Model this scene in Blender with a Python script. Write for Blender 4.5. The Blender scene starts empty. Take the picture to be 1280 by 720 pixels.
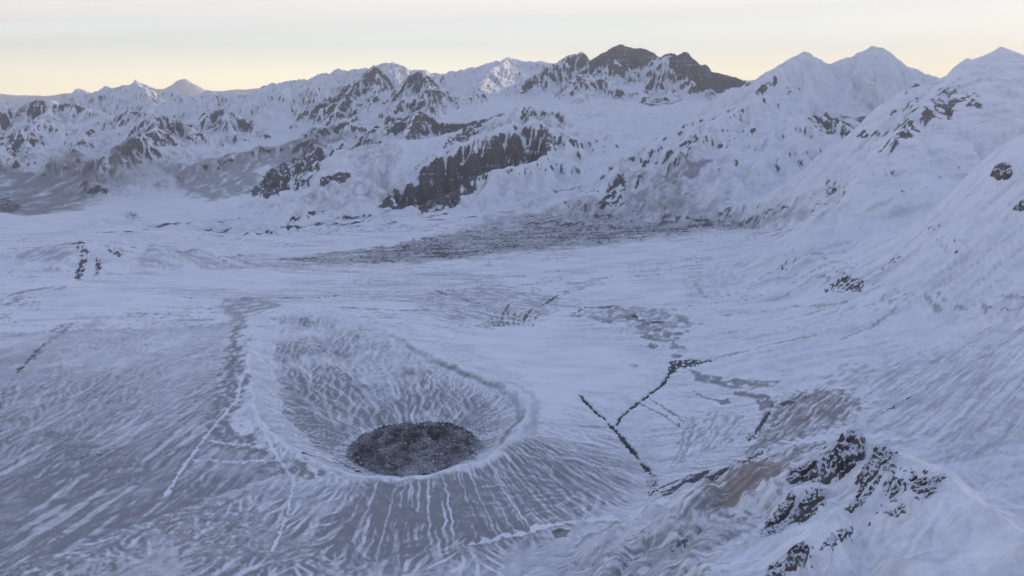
import bpy, math, time
import numpy as np
T0 = time.time()
f32 = np.float32

# ------------------------------------------------------------------ camera
CAM_Z = 1000.0
PITCH = math.radians(12.09)
FPX = 1130.0                      # focal length in photograph pixels (1280 wide)
sc = bpy.context.scene
cam_d = bpy.data.cameras.new("camera")
cam_d.sensor_width = 36.0
cam_d.lens = 36.0 * FPX / 1280.0
cam_d.clip_start = 1.0
cam_d.clip_end = 400000.0
cam = bpy.data.objects.new("camera", cam_d)
sc.collection.objects.link(cam)
cam.location = (0, 0, CAM_Z)
cam.rotation_euler = (math.radians(90) - PITCH, 0, 0)
sc.camera = cam

# ------------------------------------------------------------------ light and sky
SUN_EL, SUN_AZ = math.radians(5.3), math.radians(70)      # azimuth from +Y towards +X
sc.view_settings.view_transform = 'Standard'
sc.view_settings.look = 'None'
sc.view_settings.gamma = 1.0
sc.view_settings.exposure = 0.10
SKY_STRENGTH = 0.14
VEIL_GAIN = 10.0
SKY_RAMP = [(0.0, (1.85, 1.60, 1.08)), (1.0, (0.185, 0.25, 0.42)), (0.02, (1.68, 1.53, 1.10)), (0.05, (1.10, 1.15, 1.02)), (0.09, (0.66, 0.73, 0.76)), (0.2, (1.15, 1.20, 1.26)), (0.5, (0.46, 0.55, 0.80))]
CLOUD_LOW, CLOUD_HIGH, CLOUD_TOP = (0.93, 0.87, 0.81, 1), (0.54, 0.48, 0.57, 1), (0.27, 0.325, 0.53, 1)
BACK_SKY = (0.41, 0.43, 0.53, 1)
world = bpy.data.worlds.new("World")
sc.world = world
world.use_nodes = True
wn, wl = world.node_tree.nodes, world.node_tree.links
wn.clear()


def N(nt, typ, **kw):
    n = nt.nodes.new(typ)
    for k, v in kw.items():
        if k == 'inp':
            for kk, vv in v.items():
                n.inputs[kk].default_value = vv
        else:
            setattr(n, k, v)
    return n


wt = world.node_tree
w_out = N(wt, 'ShaderNodeOutputWorld')
w_bg = N(wt, 'ShaderNodeBackground', inp={'Strength': SKY_STRENGTH})
w_sky = N(wt, 'ShaderNodeTexSky', sky_type='NISHITA', sun_disc=False, sun_elevation=SUN_EL,
          sun_rotation=SUN_AZ, altitude=900.0, air_density=1.0, dust_density=1.0, ozone_density=2.0)
w_co = N(wt, 'ShaderNodeTexCoord')
w_sep = N(wt, 'ShaderNodeSeparateXYZ')
wl.new(w_co.outputs['Generated'], w_sep.inputs[0])
# the clear dusk sky: Nishita, veiled by thin high cloud whose colour runs from a warm horizon to a dusky zenith
def WN(op, a, b=None, c=None):
    m = N(wt, 'ShaderNodeMath', operation=op)
    for i_, v_ in enumerate((a, b, c)):
        if v_ is None: continue
        if isinstance(v_, (float, int)): m.inputs[i_].default_value = v_
        else: wl.new(v_, m.inputs[i_])
    return m.outputs[0]


def WMIX(f, a, b):
    m = N(wt, 'ShaderNodeMix', data_type='RGBA')
    for s_, v_ in ((m.inputs[0], f), (m.inputs[6], a), (m.inputs[7], b)):
        if isinstance(v_, (float, int, tuple)): s_.default_value = v_
        else: wl.new(v_, s_)
    return m.outputs[2]


w_z = w_sep.outputs[2]
w_ramp = N(wt, 'ShaderNodeValToRGB')
wl.new(WN('MULTIPLY', WN('MAXIMUM', w_z, 0.0), 1.0), w_ramp.inputs[0])
for e_, (pos, col) in enumerate(SKY_RAMP):
    el = w_ramp.color_ramp.elements[e_] if e_ < 2 else w_ramp.color_ramp.elements.new(pos)
    el.position = pos
    el.color = col + (1,)
# bands of cirrus, drawn on a high flat layer so they stay put in the sky
w_h = WN('ADD', WN('MAXIMUM', w_z, 0.0), 0.05)
w_cx = WN('DIVIDE', w_sep.outputs[0], w_h)
w_cy = WN('DIVIDE', w_sep.outputs[1], w_h)
w_cc = N(wt, 'ShaderNodeCombineXYZ')
wl.new(WN('ADD', WN('MULTIPLY', w_cx, 0.10), WN('MULTIPLY', w_cy, 0.03)), w_cc.inputs[0])
wl.new(WN('ADD', WN('MULTIPLY', w_cy, 0.9), WN('MULTIPLY', w_cx, 0.16)), w_cc.inputs[1])
w_n = N(wt, 'ShaderNodeTexNoise', inp={'Scale': 1.25, 'Detail': 7.0, 'Roughness': 0.6, 'Distortion': 0.5})
wl.new(w_cc.outputs[0], w_n.inputs['Vector'])
w_mr = N(wt, 'ShaderNodeMapRange', interpolation_type='SMOOTHSTEP', inp={'From Min': 0.40, 'From Max': 0.56})
wl.new(w_n.outputs['Fac'], w_mr.inputs['Value'])
w_hi = N(wt, 'ShaderNodeMapRange', interpolation_type='SMOOTHSTEP', inp={'From Min': 0.060, 'From Max': 0.092})
wl.new(WN('SUBTRACT', w_z, WN('MULTIPLY', w_sep.outputs[0], 0.045)), w_hi.inputs['Value'])
w_clf = WN('MULTIPLY', WN('MULTIPLY', w_mr.outputs[0], w_hi.outputs[0]), 0.9)
w_clc = N(wt, 'ShaderNodeMapRange', inp={'From Min': 0.112, 'From Max': 0.125})
wl.new(WN('SUBTRACT', w_z, WN('MULTIPLY', w_sep.outputs[0], 0.045)), w_clc.inputs['Value'])
w_ct = N(wt, 'ShaderNodeMapRange', interpolation_type='SMOOTHSTEP', inp={'From Min': 0.12, 'From Max': 0.55})
wl.new(w_z, w_ct.inputs['Value'])
veil = WMIX(w_clf, w_ramp.outputs[0], WMIX(w_ct.outputs[0], WMIX(w_clc.outputs[0], CLOUD_LOW, CLOUD_HIGH), CLOUD_TOP))
# the half of the sky away from the sunset is dusky
w_bk = N(wt, 'ShaderNodeMapRange', interpolation_type='SMOOTHSTEP', inp={'From Min': 0.45, 'From Max': -0.75, 'To Max': 0.95})
wl.new(WN('ADD', w_sep.outputs[1], WN('MULTIPLY', w_sep.outputs[0], 0.35)), w_bk.inputs['Value'])
veil = WMIX(w_bk.outputs[0], veil, WMIX(w_ct.outputs[0], BACK_SKY, (0.165, 0.22, 0.37, 1)))
# warmer towards the sun side
w_warm = WN('MULTIPLY', WN('MAXIMUM', WN('ADD', WN('MULTIPLY', w_sep.outputs[0], 0.7), 0.1), 0.0), WN('MAXIMUM', WN('SUBTRACT', 1.0, WN('MULTIPLY', w_z, 8.0)), 0.0))
veil = WMIX(w_warm, veil, (1.0, 0.84, 0.56, 1))
w_sc = N(wt, 'ShaderNodeVectorMath', operation='SCALE', inp={'Scale': VEIL_GAIN})
wl.new(veil, w_sc.inputs[0])
w_fin = WMIX(0.92, w_sky.outputs[0], w_sc.outputs[0])
wl.new(w_fin, w_bg.inputs['Color'])
wl.new(w_bg.outputs[0], w_out.inputs['Surface'])

sun_d = bpy.data.lights.new("sun", 'SUN')
sun_d.energy = 4.0
sun_d.angle = math.radians(0.5)
sun_d.color = (1.0, 0.72, 0.48)
sun = bpy.data.objects.new("sun", sun_d)
sc.collection.objects.link(sun)
sdir = np.array([math.sin(SUN_AZ) * math.cos(SUN_EL), math.cos(SUN_AZ) * math.cos(SUN_EL), math.sin(SUN_EL)])
from mathutils import Vector
sun.rotation_euler = Vector(sdir).to_track_quat('Z', 'Y').to_euler()
sun.location = (6000, 3000, 5000)

HAZE_DENSITY = 2.7e-5

# ------------------------------------------------------------------ noise
_rng = np.random.RandomState(7)
_PERM = _rng.permutation(256).astype(np.int32)
_PERM = np.concatenate([_PERM, _PERM])
_ang = _rng.rand(512) * 2 * np.pi
_GX, _GY = np.cos(_ang).astype(f32), np.sin(_ang).astype(f32)


def perlin(x, y, seed=0):
    x = np.asarray(x, f32) + f32(seed * 17.13 + 1000)
    y = np.asarray(y, f32) + f32(seed * 31.71 + 1000)
    fx = np.floor(x); fy = np.floor(y)
    xi = fx.astype(np.int32) & 255; yi = fy.astype(np.int32) & 255
    x = x - fx; y = y - fy
    u = x * x * x * (x * (x * 6 - 15) + 10); v = y * y * y * (y * (y * 6 - 15) + 10)
    a = _PERM[xi] + yi; b = _PERM[(xi + 1) & 255] + yi
    h = _PERM[a]; n00 = _GX[h] * x + _GY[h] * y
    h = _PERM[a + 1 & 511]; n01 = _GX[h] * x + _GY[h] * (y - 1)
    h = _PERM[b]; n10 = _GX[h] * (x - 1) + _GY[h] * y
    h = _PERM[b + 1 & 511]; n11 = _GX[h] * (x - 1) + _GY[h] * (y - 1)
    n00 = n00 + u * (n10 - n00); n01 = n01 + u * (n11 - n01)
    return (n00 + v * (n01 - n00)) * f32(1.5)


def fbm(x, y, octv=4, seed=0, gain=0.5):
    s = 0; a = 1.0; tot = 0
    for o in range(octv):
        s = s + a * perlin(x * 2 ** o, y * 2 ** o, seed + o * 3)
        tot += a; a *= gain
    return s / tot


def ridged(x, y, octv=4, seed=0, gain=0.5):
    s = 0; a = 1.0; tot = 0
    for o in range(octv):
        s = s + a * (1 - np.abs(perlin(x * 2 ** o, y * 2 ** o, seed + o * 3)) * 2)
        tot += a; a *= gain
    return s / tot


def sstep(a, b, x):
    t = np.clip((x - a) / (b - a), 0, 1)
    return t * t * (3 - 2 * t)


# ------------------------------------------------------------------ from the photograph's directions to places
_F = np.array([0, math.cos(PITCH), -math.sin(PITCH)]); _U = np.array([0, math.sin(PITCH), math.cos(PITCH)])


def ray(px, py):
    return _F + np.array([1.0, 0, 0]) * (px - 640) / FPX + _U * (360 - py) / FPX


def PZ(px, py, z):
    d = ray(px, py); return np.array([0, 0, CAM_Z]) + d * ((z - CAM_Z) / d[2])


def PY(px, py, Y):
    d = ray(px, py); return np.array([0, 0, CAM_Z]) + d * (Y / d[1])


# ------------------------------------------------------------------ broad base surface
BASE = []
for px, py, z in [(-300, 720, 0), (0, 720, 0), (200, 720, 0), (420, 720, 0), (640, 720, 0), (800, 700, 20), (900, 700, 50), (640, 660, 12), (500, 640, 12),
                  (820, 605, -5), (760, 500, 5), (700, 440, 15), (620, 420, 20), (600, 380, 30), (860, 455, 15), (940, 500, 45),
                  (1000, 550, 60), (900, 600, 40), (1130, 540, 95), (1280, 560, 130), (1500, 540, 230), (1280, 430, 260), (1130, 440, 150),
                  (1000, 430, 95), (850, 390, 50), (1000, 345, 150), (1280, 340, 395), (1500, 340, 560), (1280, 250, 520),
                  (1280, 170, 820), (1100, 310, 290), (1080, 262, 340), (1000, 262, 200), (1180, 390, 230),
                  (0, 620, 0), (-300, 600, 10), (0, 500, 42), (150, 480, 48), (0, 400, 76), (-300, 400, 82), (200, 390, 78), (110, 325, 95),
                  (300, 345, 60), (450, 365, 40), (640, 345, 30), (640, 305, 20), (300, 292, 15), (0, 290, 60), (-300, 285, 80),
                  (600, 268, 60), (850, 280, 90), (200, 268, 60), (400, 268, 60)]:
    BASE.append(PZ(px, py, z))
for px, py, Y in [(600, 146, 10500), (700, 121, 12500), (850, 130, 11500), (560, 128, 12500), (900, 150, 9500), (930, 200, 8500),
                  (800, 230, 8000), (780, 180, 9000), (850, 243, 8000), (700, 230, 8200), (330, 200, 9300), (300, 187, 10500), (380, 215, 9000),
                  (150, 243, 8500), (60, 200, 9800), (230, 178, 11500), (440, 190, 9500), (960, 160, 9000), (1040, 185, 7600),
                  (380, 150, 13500), (120, 160, 13000)]:
    BASE.append(PY(px, py, Y))
for p in [(-9000, 11000, 350), (-9000, 16000, 450), (-3000, 17000, 600), (4000, 15000, 800), (9000, 13000, 800), (12000, 8000, 700), (9000, 4000, 600),
          (-9000, 6000, 80), (-6000, 2500, 30), (5000, 2500, 500), (3000, 500, 300), (-3000, 500, 0), (0, 400, 0), (0, 25000, 650), (-15000, 25000, 500), (15000, 25000, 800),
          (0, 60000, 420), (-40000, 60000, 400), (40000, 60000, 500), (0, 100000, 350)]:
    BASE.append(np.array(p, float))
BASE = np.array(BASE)


def _wr(p):                                    # compress far distances for the spline
    p = np.asarray(p, float)
    r = np.hypot(p[..., 0], p[..., 1]); s = np.log1p(r / 2500.0) * 2.2 / np.maximum(r, 1)
    return p[..., 0] * s, p[..., 1] * s


def _tps(r2):
    return r2 * np.log(r2 + 1e-9) * 0.5


_bx, _by = _wr(BASE)
_n = len(BASE)
_A = np.zeros((_n + 3, _n + 3))
_A[:_n, :_n] = _tps((_bx[:, None] - _bx) ** 2 + (_by[:, None] - _by) ** 2) + np.eye(_n) * 0.002
_A[:_n, _n] = 1; _A[:_n, _n + 1] = _bx; _A[:_n, _n + 2] = _by
_A[_n:, :_n] = _A[:_n, _n:].T
_w = np.linalg.solve(_A, np.concatenate([BASE[:, 2], np.zeros(3)]))


def base_h(x, y):
    xx, yy = _wr(np.stack([x, y], -1))
    xx = xx.astype(f32); yy = yy.astype(f32)
    h = f32(_w[_n]) + f32(_w[_n + 1]) * xx + f32(_w[_n + 2]) * yy
    for i in range(_n):
        dx = xx - f32(_bx[i]); dy = yy - f32(_by[i]); r2 = dx * dx + dy * dy
        h = h + f32(_w[i] * 0.5) * r2 * np.log(r2 + f32(1e-9))
    return h


# ------------------------------------------------------------------ ridges (every mountain is a set of ridge lines)
RIDGES = []
GROUPS = ['ground']


def R(group, pts, sl, sr, rock=0.0, rough=1.0, spur=0.35, lam=260, dk=1500, k=25, closed=False, reach=None, ext=1500):
    """group name, 3-D crest points, slope left / right of the direction of travel"""
    if group not in GROUPS:
        GROUPS.append(group)
    RIDGES.append(dict(g=GROUPS.index(group), p=np.array(pts, float), sl=sl, sr=sr, rock=rock, rough=rough, spur=spur, lam=lam,
                       dk=dk, k=k, closed=closed, reach=reach, ext=ext, seed=len(RIDGES) * 5 + 3))


def sharpen():
    """distant crests are crisp and their sides steep"""
    for r in RIDGES:
        if 7400 < r['p'][:, 1].mean() < 20000 and GROUPS[r['g']] not in ('layered_butte', 'middle_ridge', 'grey_ridge', 'shoulder_ridge'):
            r['sl'] *= 1.2; r['sr'] *= 1.2; r['k'] = r['k'] * 0.4


def Y_(*a):
    return [PY(*q) for q in a]


# crater rim (closed, clockwise in the picture)
RIM = [PZ(*q) for q in [(309, 468, 70), (312, 425, 88), (325, 398, 98), (350, 388, 102), (400, 388, 98), (440, 397, 86), (480, 412, 74), (530, 437, 62), (580, 461, 52),
                        (630, 480, 44), (660, 500, 38), (656, 525, 32), (635, 550, 28), (605, 572, 24), (560, 590, 18), (500, 599, 16), (440, 593, 20),
                        (385, 574, 30), (340, 545, 44), (315, 510, 58)]]
R('crater_cone', RIM, 0.115, 0.30, rough=0.12, spur=0.1, lam=70, k=8, dk=900, closed=True, reach=1100)

# nearest ridge, lower right
R('near_ridge', Y_((1068, 562, 1600), (1098, 574, 1540), (1130, 588, 1470), (1178, 606, 1390), (1225, 640, 1300), (1285, 672, 1210), (1400, 745, 1080)),
  0.50, 0.62, rock=-0.45, rough=1.7, spur=0.4, lam=90, k=10, dk=9000, ext=420)
R('near_ridge', Y_((1068, 562, 1600), (1035, 580, 1600), (1005, 600, 1590), (965, 636, 1560), (915, 676, 1540)), 0.55, 0.55, rock=-0.45, rough=1.8, spur=0.4, lam=80, k=10, dk=9000, ext=420)
R('near_ridge', Y_((1135, 592, 1460), (1090, 628, 1420), (1050, 652, 1380), (1000, 690, 1330), (940, 735, 1280)), 0.55, 0.55, rock=-0.45, rough=1.7, spur=0.4, lam=80, k=10, dk=9000, ext=420)

# low hill in the middle right
R('snow_hill', Y_((1090, 277, 4550), (1060, 284, 4550), (1020, 300, 4600), (985, 312, 4650)), 0.5, 0.5, rough=0.35, spur=0.3, lam=200, k=30, dk=6000)
R('snow_hill', Y_((1090, 277, 4550), (1130, 300, 4050), (1180, 330, 3650)), 0.45, 0.45, rough=0.35, spur=0.3, lam=200, k=30, dk=6000)
# brown rocky knoll, left middle ground
R('brown_knoll', Y_((60, 312, 5050), (110, 304, 5000), (150, 308, 4950), (180, 318, 4900)), 0.22, 0.24, rough=0.6, spur=0.5, lam=120, k=12)

# right massif
R('right_mountain', Y_((1500, 60, 5600), (1380, 80, 5700), (1280, 71, 5900), (1250, 61, 6000), (1225, 74, 5950), (1216, 80, 5930), (1207, 72, 5900), (1198, 88, 5800), (1190, 99, 5720), (1178, 113, 5600),
                       (1150, 135, 5350), (1125, 165, 5100), (1100, 195, 4950), (1060, 235, 4900)), 0.52, 0.95, rock=-0.25, rough=0.42, spur=0.2, lam=200, k=14, dk=2500, ext=700)
R('right_mountain', Y_((1250, 62, 5990), (1275, 150, 5200), (1290, 220, 4700)), 0.36, 0.72, rough=0.35, spur=0.2, lam=260, k=40, dk=2500, ext=600)
R('right_mountain', [(5400, 6200, 1600), (7500, 8500, 2000), (10000, 11500, 2300), (12000, 14800, 3000), (13000, 17500, 2100)], 0.5, 0.5, k=60, dk=3000)  # unseen ridge, added to keep the sun off the right-hand summits
R('right_mountain', [(4300, 5500, 1250), (5500, 4300, 1250), (7500, 3000, 1500), (9500, 1500, 1600), (9500, -500, 1500)], 0.45, 0.45, rough=0.4, k=60, dk=3000)  # also out of view, put in and raised to shade the valley and near ridge
# twin summits
R('twin_summit', Y_((930, 122, 8800), (945, 112, 8900), (961, 93, 9100), (973, 79, 9250), (1003, 61, 9500), (1038, 78, 9600), (1060, 70, 9600), (1088, 54, 9600), (1102, 57, 9600), (1122, 69, 9500),
                    (1150, 85, 9500), (1180, 97, 9400), (1240, 90, 9300)), 0.62, 0.7, rock=-0.32, rough=0.36, spur=0.25, lam=420, k=18, dk=3000)
R('twin_summit', Y_((1003, 66, 9500), (1010, 110, 8900), (1000, 138, 8400)), 0.5, 0.5, rock=-0.32, rough=0.38, spur=0.3, lam=300, k=60, dk=2500)
R('twin_summit', Y_((1150, 88, 9500), (1135, 120, 8900), (1105, 150, 8300), (1070, 162, 8000)), 0.42, 0.45, rock=-0.2, rough=0.45, spur=0.3, lam=300, k=50, dk=2500)
R('shoulder_ridge', Y_((960, 118, 8600), (933, 126, 8300), (905, 143, 8000), (880, 158, 7800), (858, 172, 7650), (835, 200, 7500), (822, 222, 7450), (800, 246, 7300), (778, 262, 7050)), 0.5, 0.42, rock=-0.2, rough=0.5, spur=0.35, lam=240, k=40, dk=2500)
R('shoulder_ridge', Y_((1082, 149, 8000), (1040, 146, 7900), (997, 143, 7800), (975, 160, 7600)), 0.42, 0.36, rock=-0.2, rough=0.5, spur=0.35, lam=240, k=40, dk=2500)

# black summit and its arms
R('black_summit', Y_((738, 77, 13000), (743, 69, 13000), (752, 64, 13000), (766, 59, 13000), (779, 58, 13000), (800, 63, 12950), (806, 66, 12900), (822, 71, 12900), (836, 66, 12800), (848, 69, 12700), (855, 64, 12700),
                     (868, 73, 12600), (882, 81, 12500), (905, 91, 12400), (936, 103, 12300)), 0.8, 0.75, rock=-0.05, rough=1.0, spur=0.4, lam=240, k=20, dk=1200)
R('black_summit', Y_((822, 71, 12900), (815, 95, 12300), (800, 112, 11900)), 0.5, 0.5, rock=0.1, rough=1.0, k=30, dk=1500)
R('black_summit', Y_((752, 82, 12700), (735, 90, 12300), (722, 97, 12000), (714, 103, 11800)), 0.45, 0.75, rock=0.1, rough=1.0, lam=160, k=20, dk=900)
R('white_tooth', Y_((736, 76, 13200), (726, 64, 13200), (712, 71, 13100), (690, 79, 13000), (668, 93, 12800), (650, 107, 12600)), 0.75, 0.5, rock=-0.2, rough=0.8, lam=240, k=20, dk=1500)
R('far_snow_dome', Y_((739, 76, 16500), (700, 80, 16500), (678, 76, 16500), (655, 75, 16500), (636, 71, 16500), (610, 78, 16300), (585, 84, 16200), (560, 91, 16000), (545, 97, 15800)), 0.5, 0.35, rough=0.5, lam=500, k=40, dk=3500)
R('far_snow_dome', Y_((636, 71, 16500), (610, 92, 15000), (600, 110, 14000)), 0.4, 0.4, rock=0.05, rough=0.7, lam=400, k=60, dk=2500)
R('far_pyramid', Y_((400, 94, 18200), (420, 88, 18300), (440, 88, 18300), (462, 86, 18400), (478, 82, 18500), (491, 77, 18500), (503, 83, 18500), (520, 87, 18400), (545, 90, 18600), (575, 87, 18800), (590, 92, 19000)), 0.5, 0.4, rough=1.1, lam=450, k=40, dk=3000)
R('far_pyramid', Y_((300, 115, 18000), (330, 108, 18000), (360, 101, 18000), (390, 98, 18000), (400, 94, 18200)), 0.4, 0.35, rough=1.1, lam=450, k=40, dk=3000)
R('far_pyramid', Y_((345, 106, 14500), (338, 108, 14500), (325, 114, 14500)), 0.4, 0.4, rough=0.8, lam=250, k=30)
R('far_pyramid', Y_((391, 104, 14500), (385, 116, 14200), (372, 128, 13800)), 0.5, 0.5, rock=0.1, rough=0.9, lam=250, k=30)

# central pyramids
R('central_pyramid', Y_((428, 118, 12200), (438, 107, 12300), (446, 104, 12350), (456, 94, 12450), (468, 84, 12500), (474, 86, 12500), (486, 97, 12400), (498, 108, 12300), (508, 120, 12200)), 0.7, 0.75, rock=0.05, rough=1.1, lam=220, k=20, dk=1500)
R('central_pyramid', Y_((470, 85, 12500), (468, 112, 11900), (462, 130, 11500), (440, 148, 10900)), 0.65, 0.6, rock=0.05, rough=1.1, lam=220, k=20, dk=1500)
R('central_pyramid', Y_((446, 104, 12350), (430, 125, 11800), (415, 142, 11400)), 0.7, 0.6, rock=0.15, rough=1.1, lam=220, k=20, dk=1500)
R('split_peak', Y_((505, 108, 11600), (516, 95, 11700), (527, 90, 11700), (538, 96, 11700), (545, 107, 11600), (556, 115, 11600), (566, 118, 11600), (600, 116, 11900)), 0.7, 0.7, rock=0.02, rough=1.1, lam=200, k=20, dk=1500)
R('split_peak', Y_((510, 103, 11650), (502, 122, 11200), (488, 140, 10800), (478, 152, 10500)), 0.65, 0.6, rock=0.08, rough=1.1, lam=200, k=20, dk=1500)
R('split_peak', Y_((527, 93, 11700), (540, 118, 11200), (544, 130, 10900)), 0.65, 0.6, rock=0.15, rough=1.1, lam=200, k=20, dk=1500)
R('small_pyramid', Y_((412, 162, 10300), (425, 152, 10400), (432, 145, 10400), (442, 156, 10350), (450, 166, 10300)), 0.6, 0.65, rock=0.12, rough=1.1, lam=150, k=15, dk=1200)
R('middle_ridge', Y_((508, 150, 9700), (523, 136, 9900), (536, 141, 9900), (552, 146, 9800), (578, 149, 9800), (605, 150, 9700), (628, 146, 9600), (632, 148, 9600)), 0.45, 0.95, rock=0.2, rough=1.0, lam=130, spur=0.3, k=15, dk=900)
R('middle_ridge', Y_((523, 136, 9900), (512, 158, 9500), (502, 176, 9200), (494, 192, 8950)), 0.7, 0.6, rock=0.18, rough=1.2, lam=130, k=15, dk=1000)

# layered butte with its peak
R('layered_butte', Y_((640, 149, 9000), (648, 140, 9050), (654, 133, 9100), (661, 129, 9100), (672, 134, 9100), (680, 143, 9050), (692, 150, 9000), (708, 163, 8850), (722, 190, 8500), (760, 204, 8300), (782, 206, 8200), (775, 232, 7900), (752, 258, 7500)), 0.55, 0.42, rock=0.04, rough=0.9, lam=150, k=15, dk=1200)
R('layered_butte', Y_((640, 149, 9000), (610, 164, 8800), (580, 180, 8550), (556, 193, 8350), (534, 206, 8100), (504, 226, 7850), (474, 247, 7600)), 0.35, 0.13, rough=0.3, lam=200, k=30, dk=4000)
R('layered_butte', Y_((661, 129, 9100), (662, 160, 8700), (640, 182, 8400)), 0.4, 0.4, rough=0.4, lam=200, k=30, dk=2000)

# left mountains
R('left_front_mountain', Y_((-120, 150, 11000), (-40, 140, 11000), (0, 135, 11000), (30, 133, 11000), (65, 128, 11000), (95, 130, 11000), (115, 137, 10900), (137, 142, 10800), (160, 139, 10700), (178, 136, 10600), (188, 133, 10600), (192, 150, 10200), (196, 163, 9900)), 0.55, 0.55, rock=-0.04, rough=1.1, lam=260, k=30, dk=2000)
R('left_front_mountain', Y_((65, 128, 11000), (52, 152, 10200), (30, 165, 9800), (5, 185, 9400), (-40, 210, 8900)), 0.42, 0.5, rock=-0.02, rough=1.1, lam=260, k=40, dk=2500)
R('left_front_mountain', Y_((196, 163, 9900), (180, 172, 9600), (160, 178, 9400), (142, 188, 9100), (132, 200, 8900), (110, 222, 8500)), 0.38, 0.55, rock=0.14, rough=1.1, lam=200, k=30, dk=2500)
R('left_front_mountain', Y_((110, 160, 10200), (90, 185, 9500), (60, 205, 9000), (20, 235, 8400)), 0.42, 0.42, rough=1.0, lam=200, k=60, dk=2500)
R('left_back_mountain', Y_((196, 148, 11600), (220, 157, 11600), (240, 158, 11700), (256, 148, 11800), (266, 138, 11900), (278, 133, 11900), (290, 140, 11800), (302, 150, 11600), (318, 158, 11400), (334, 168, 11200)), 0.5, 0.6, rock=0.06, rough=1.1, lam=200, k=20, dk=1800)
R('left_back_mountain', Y_((278, 133, 11900), (286, 152, 11400), (296, 168, 11000)), 0.5, 0.6, rock=0.06, rough=1.1, lam=200, k=20, dk=1800)
R('grey_ridge', Y_((470, 140, 11200), (440, 152, 10700), (415, 158, 10400), (380, 168, 10100), (345, 180, 9800), (310, 189, 9500), (275, 200, 9200), (240, 208, 8950), (205, 216, 8700), (170, 245, 8300)), 0.5, 0.33, rough=0.9, lam=220, spur=0.3, k=30, dk=2500)
R('grey_ridge', Y_((400, 160, 10200), (392, 175, 9700), (396, 195, 9200), (388, 215, 8800)), 0.5, 0.5, rock=0.12, rough=1.0, lam=150, k=25, dk=1500)
R('left_sunlit_peak', Y_((40, 133, 16000), (70, 128, 16000), (85, 116, 16000), (98, 105, 16000), (108, 116, 16000), (126, 110, 16000), (148, 108, 16000), (160, 104, 16000), (170, 97, 16000), (182, 104, 15900), (196, 110, 15800), (215, 114, 15800), (240, 124, 15600)), 0.6, 0.6, rough=0.9, lam=350, k=30, dk=2000)
R('left_sunlit_peak', Y_((170, 97, 16000), (180, 110, 15200), (188, 124, 14500), (192, 134, 14000)), 0.62, 0.5, rough=0.8, lam=300, k=30, dk=2000)
R('left_sunlit_peak', Y_((205, 126, 14500), (235, 120, 14500), (258, 115, 14500), (272, 114, 14500), (290, 122, 14300), (310, 134, 14000), (320, 142, 13700)), 0.45, 0.45, rough=0.8, lam=300, k=30, dk=2000)
R('left_sunlit_peak', Y_((-60, 128, 16500), (-20, 124, 16500), (0, 122, 16500), (8, 127, 16000), (30, 130, 15500)), 0.5, 0.5, rough=0.8, lam=300, k=30, dk=2000)
R('far_volcano', Y_((216, 103, 41000), (224, 99, 41000), (232, 98, 41000), (240, 101, 41000)), 0.75, 0.75, rough=0.5, spur=0.15, lam=900, k=60, dk=9000, ext=4000)
R('far_range', [PY(px, py, 42000) for px, py in [(-200, 118), (-100, 115), (-20, 118), (40, 114), (70, 117), (110, 114), (150, 116), (190, 110), (230, 114), (280, 113), (320, 110), (360, 114), (420, 108), (500, 110), (560, 108),
                                                (640, 112), (720, 110), (800, 108), (860, 100), (930, 103), (945, 99), (960, 106), (1050, 110), (1180, 104), (1300, 108), (1450, 112)]], 0.3, 0.25, rough=0.8, spur=0.5, lam=1500, k=100, dk=8000)


sharpen()


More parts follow.
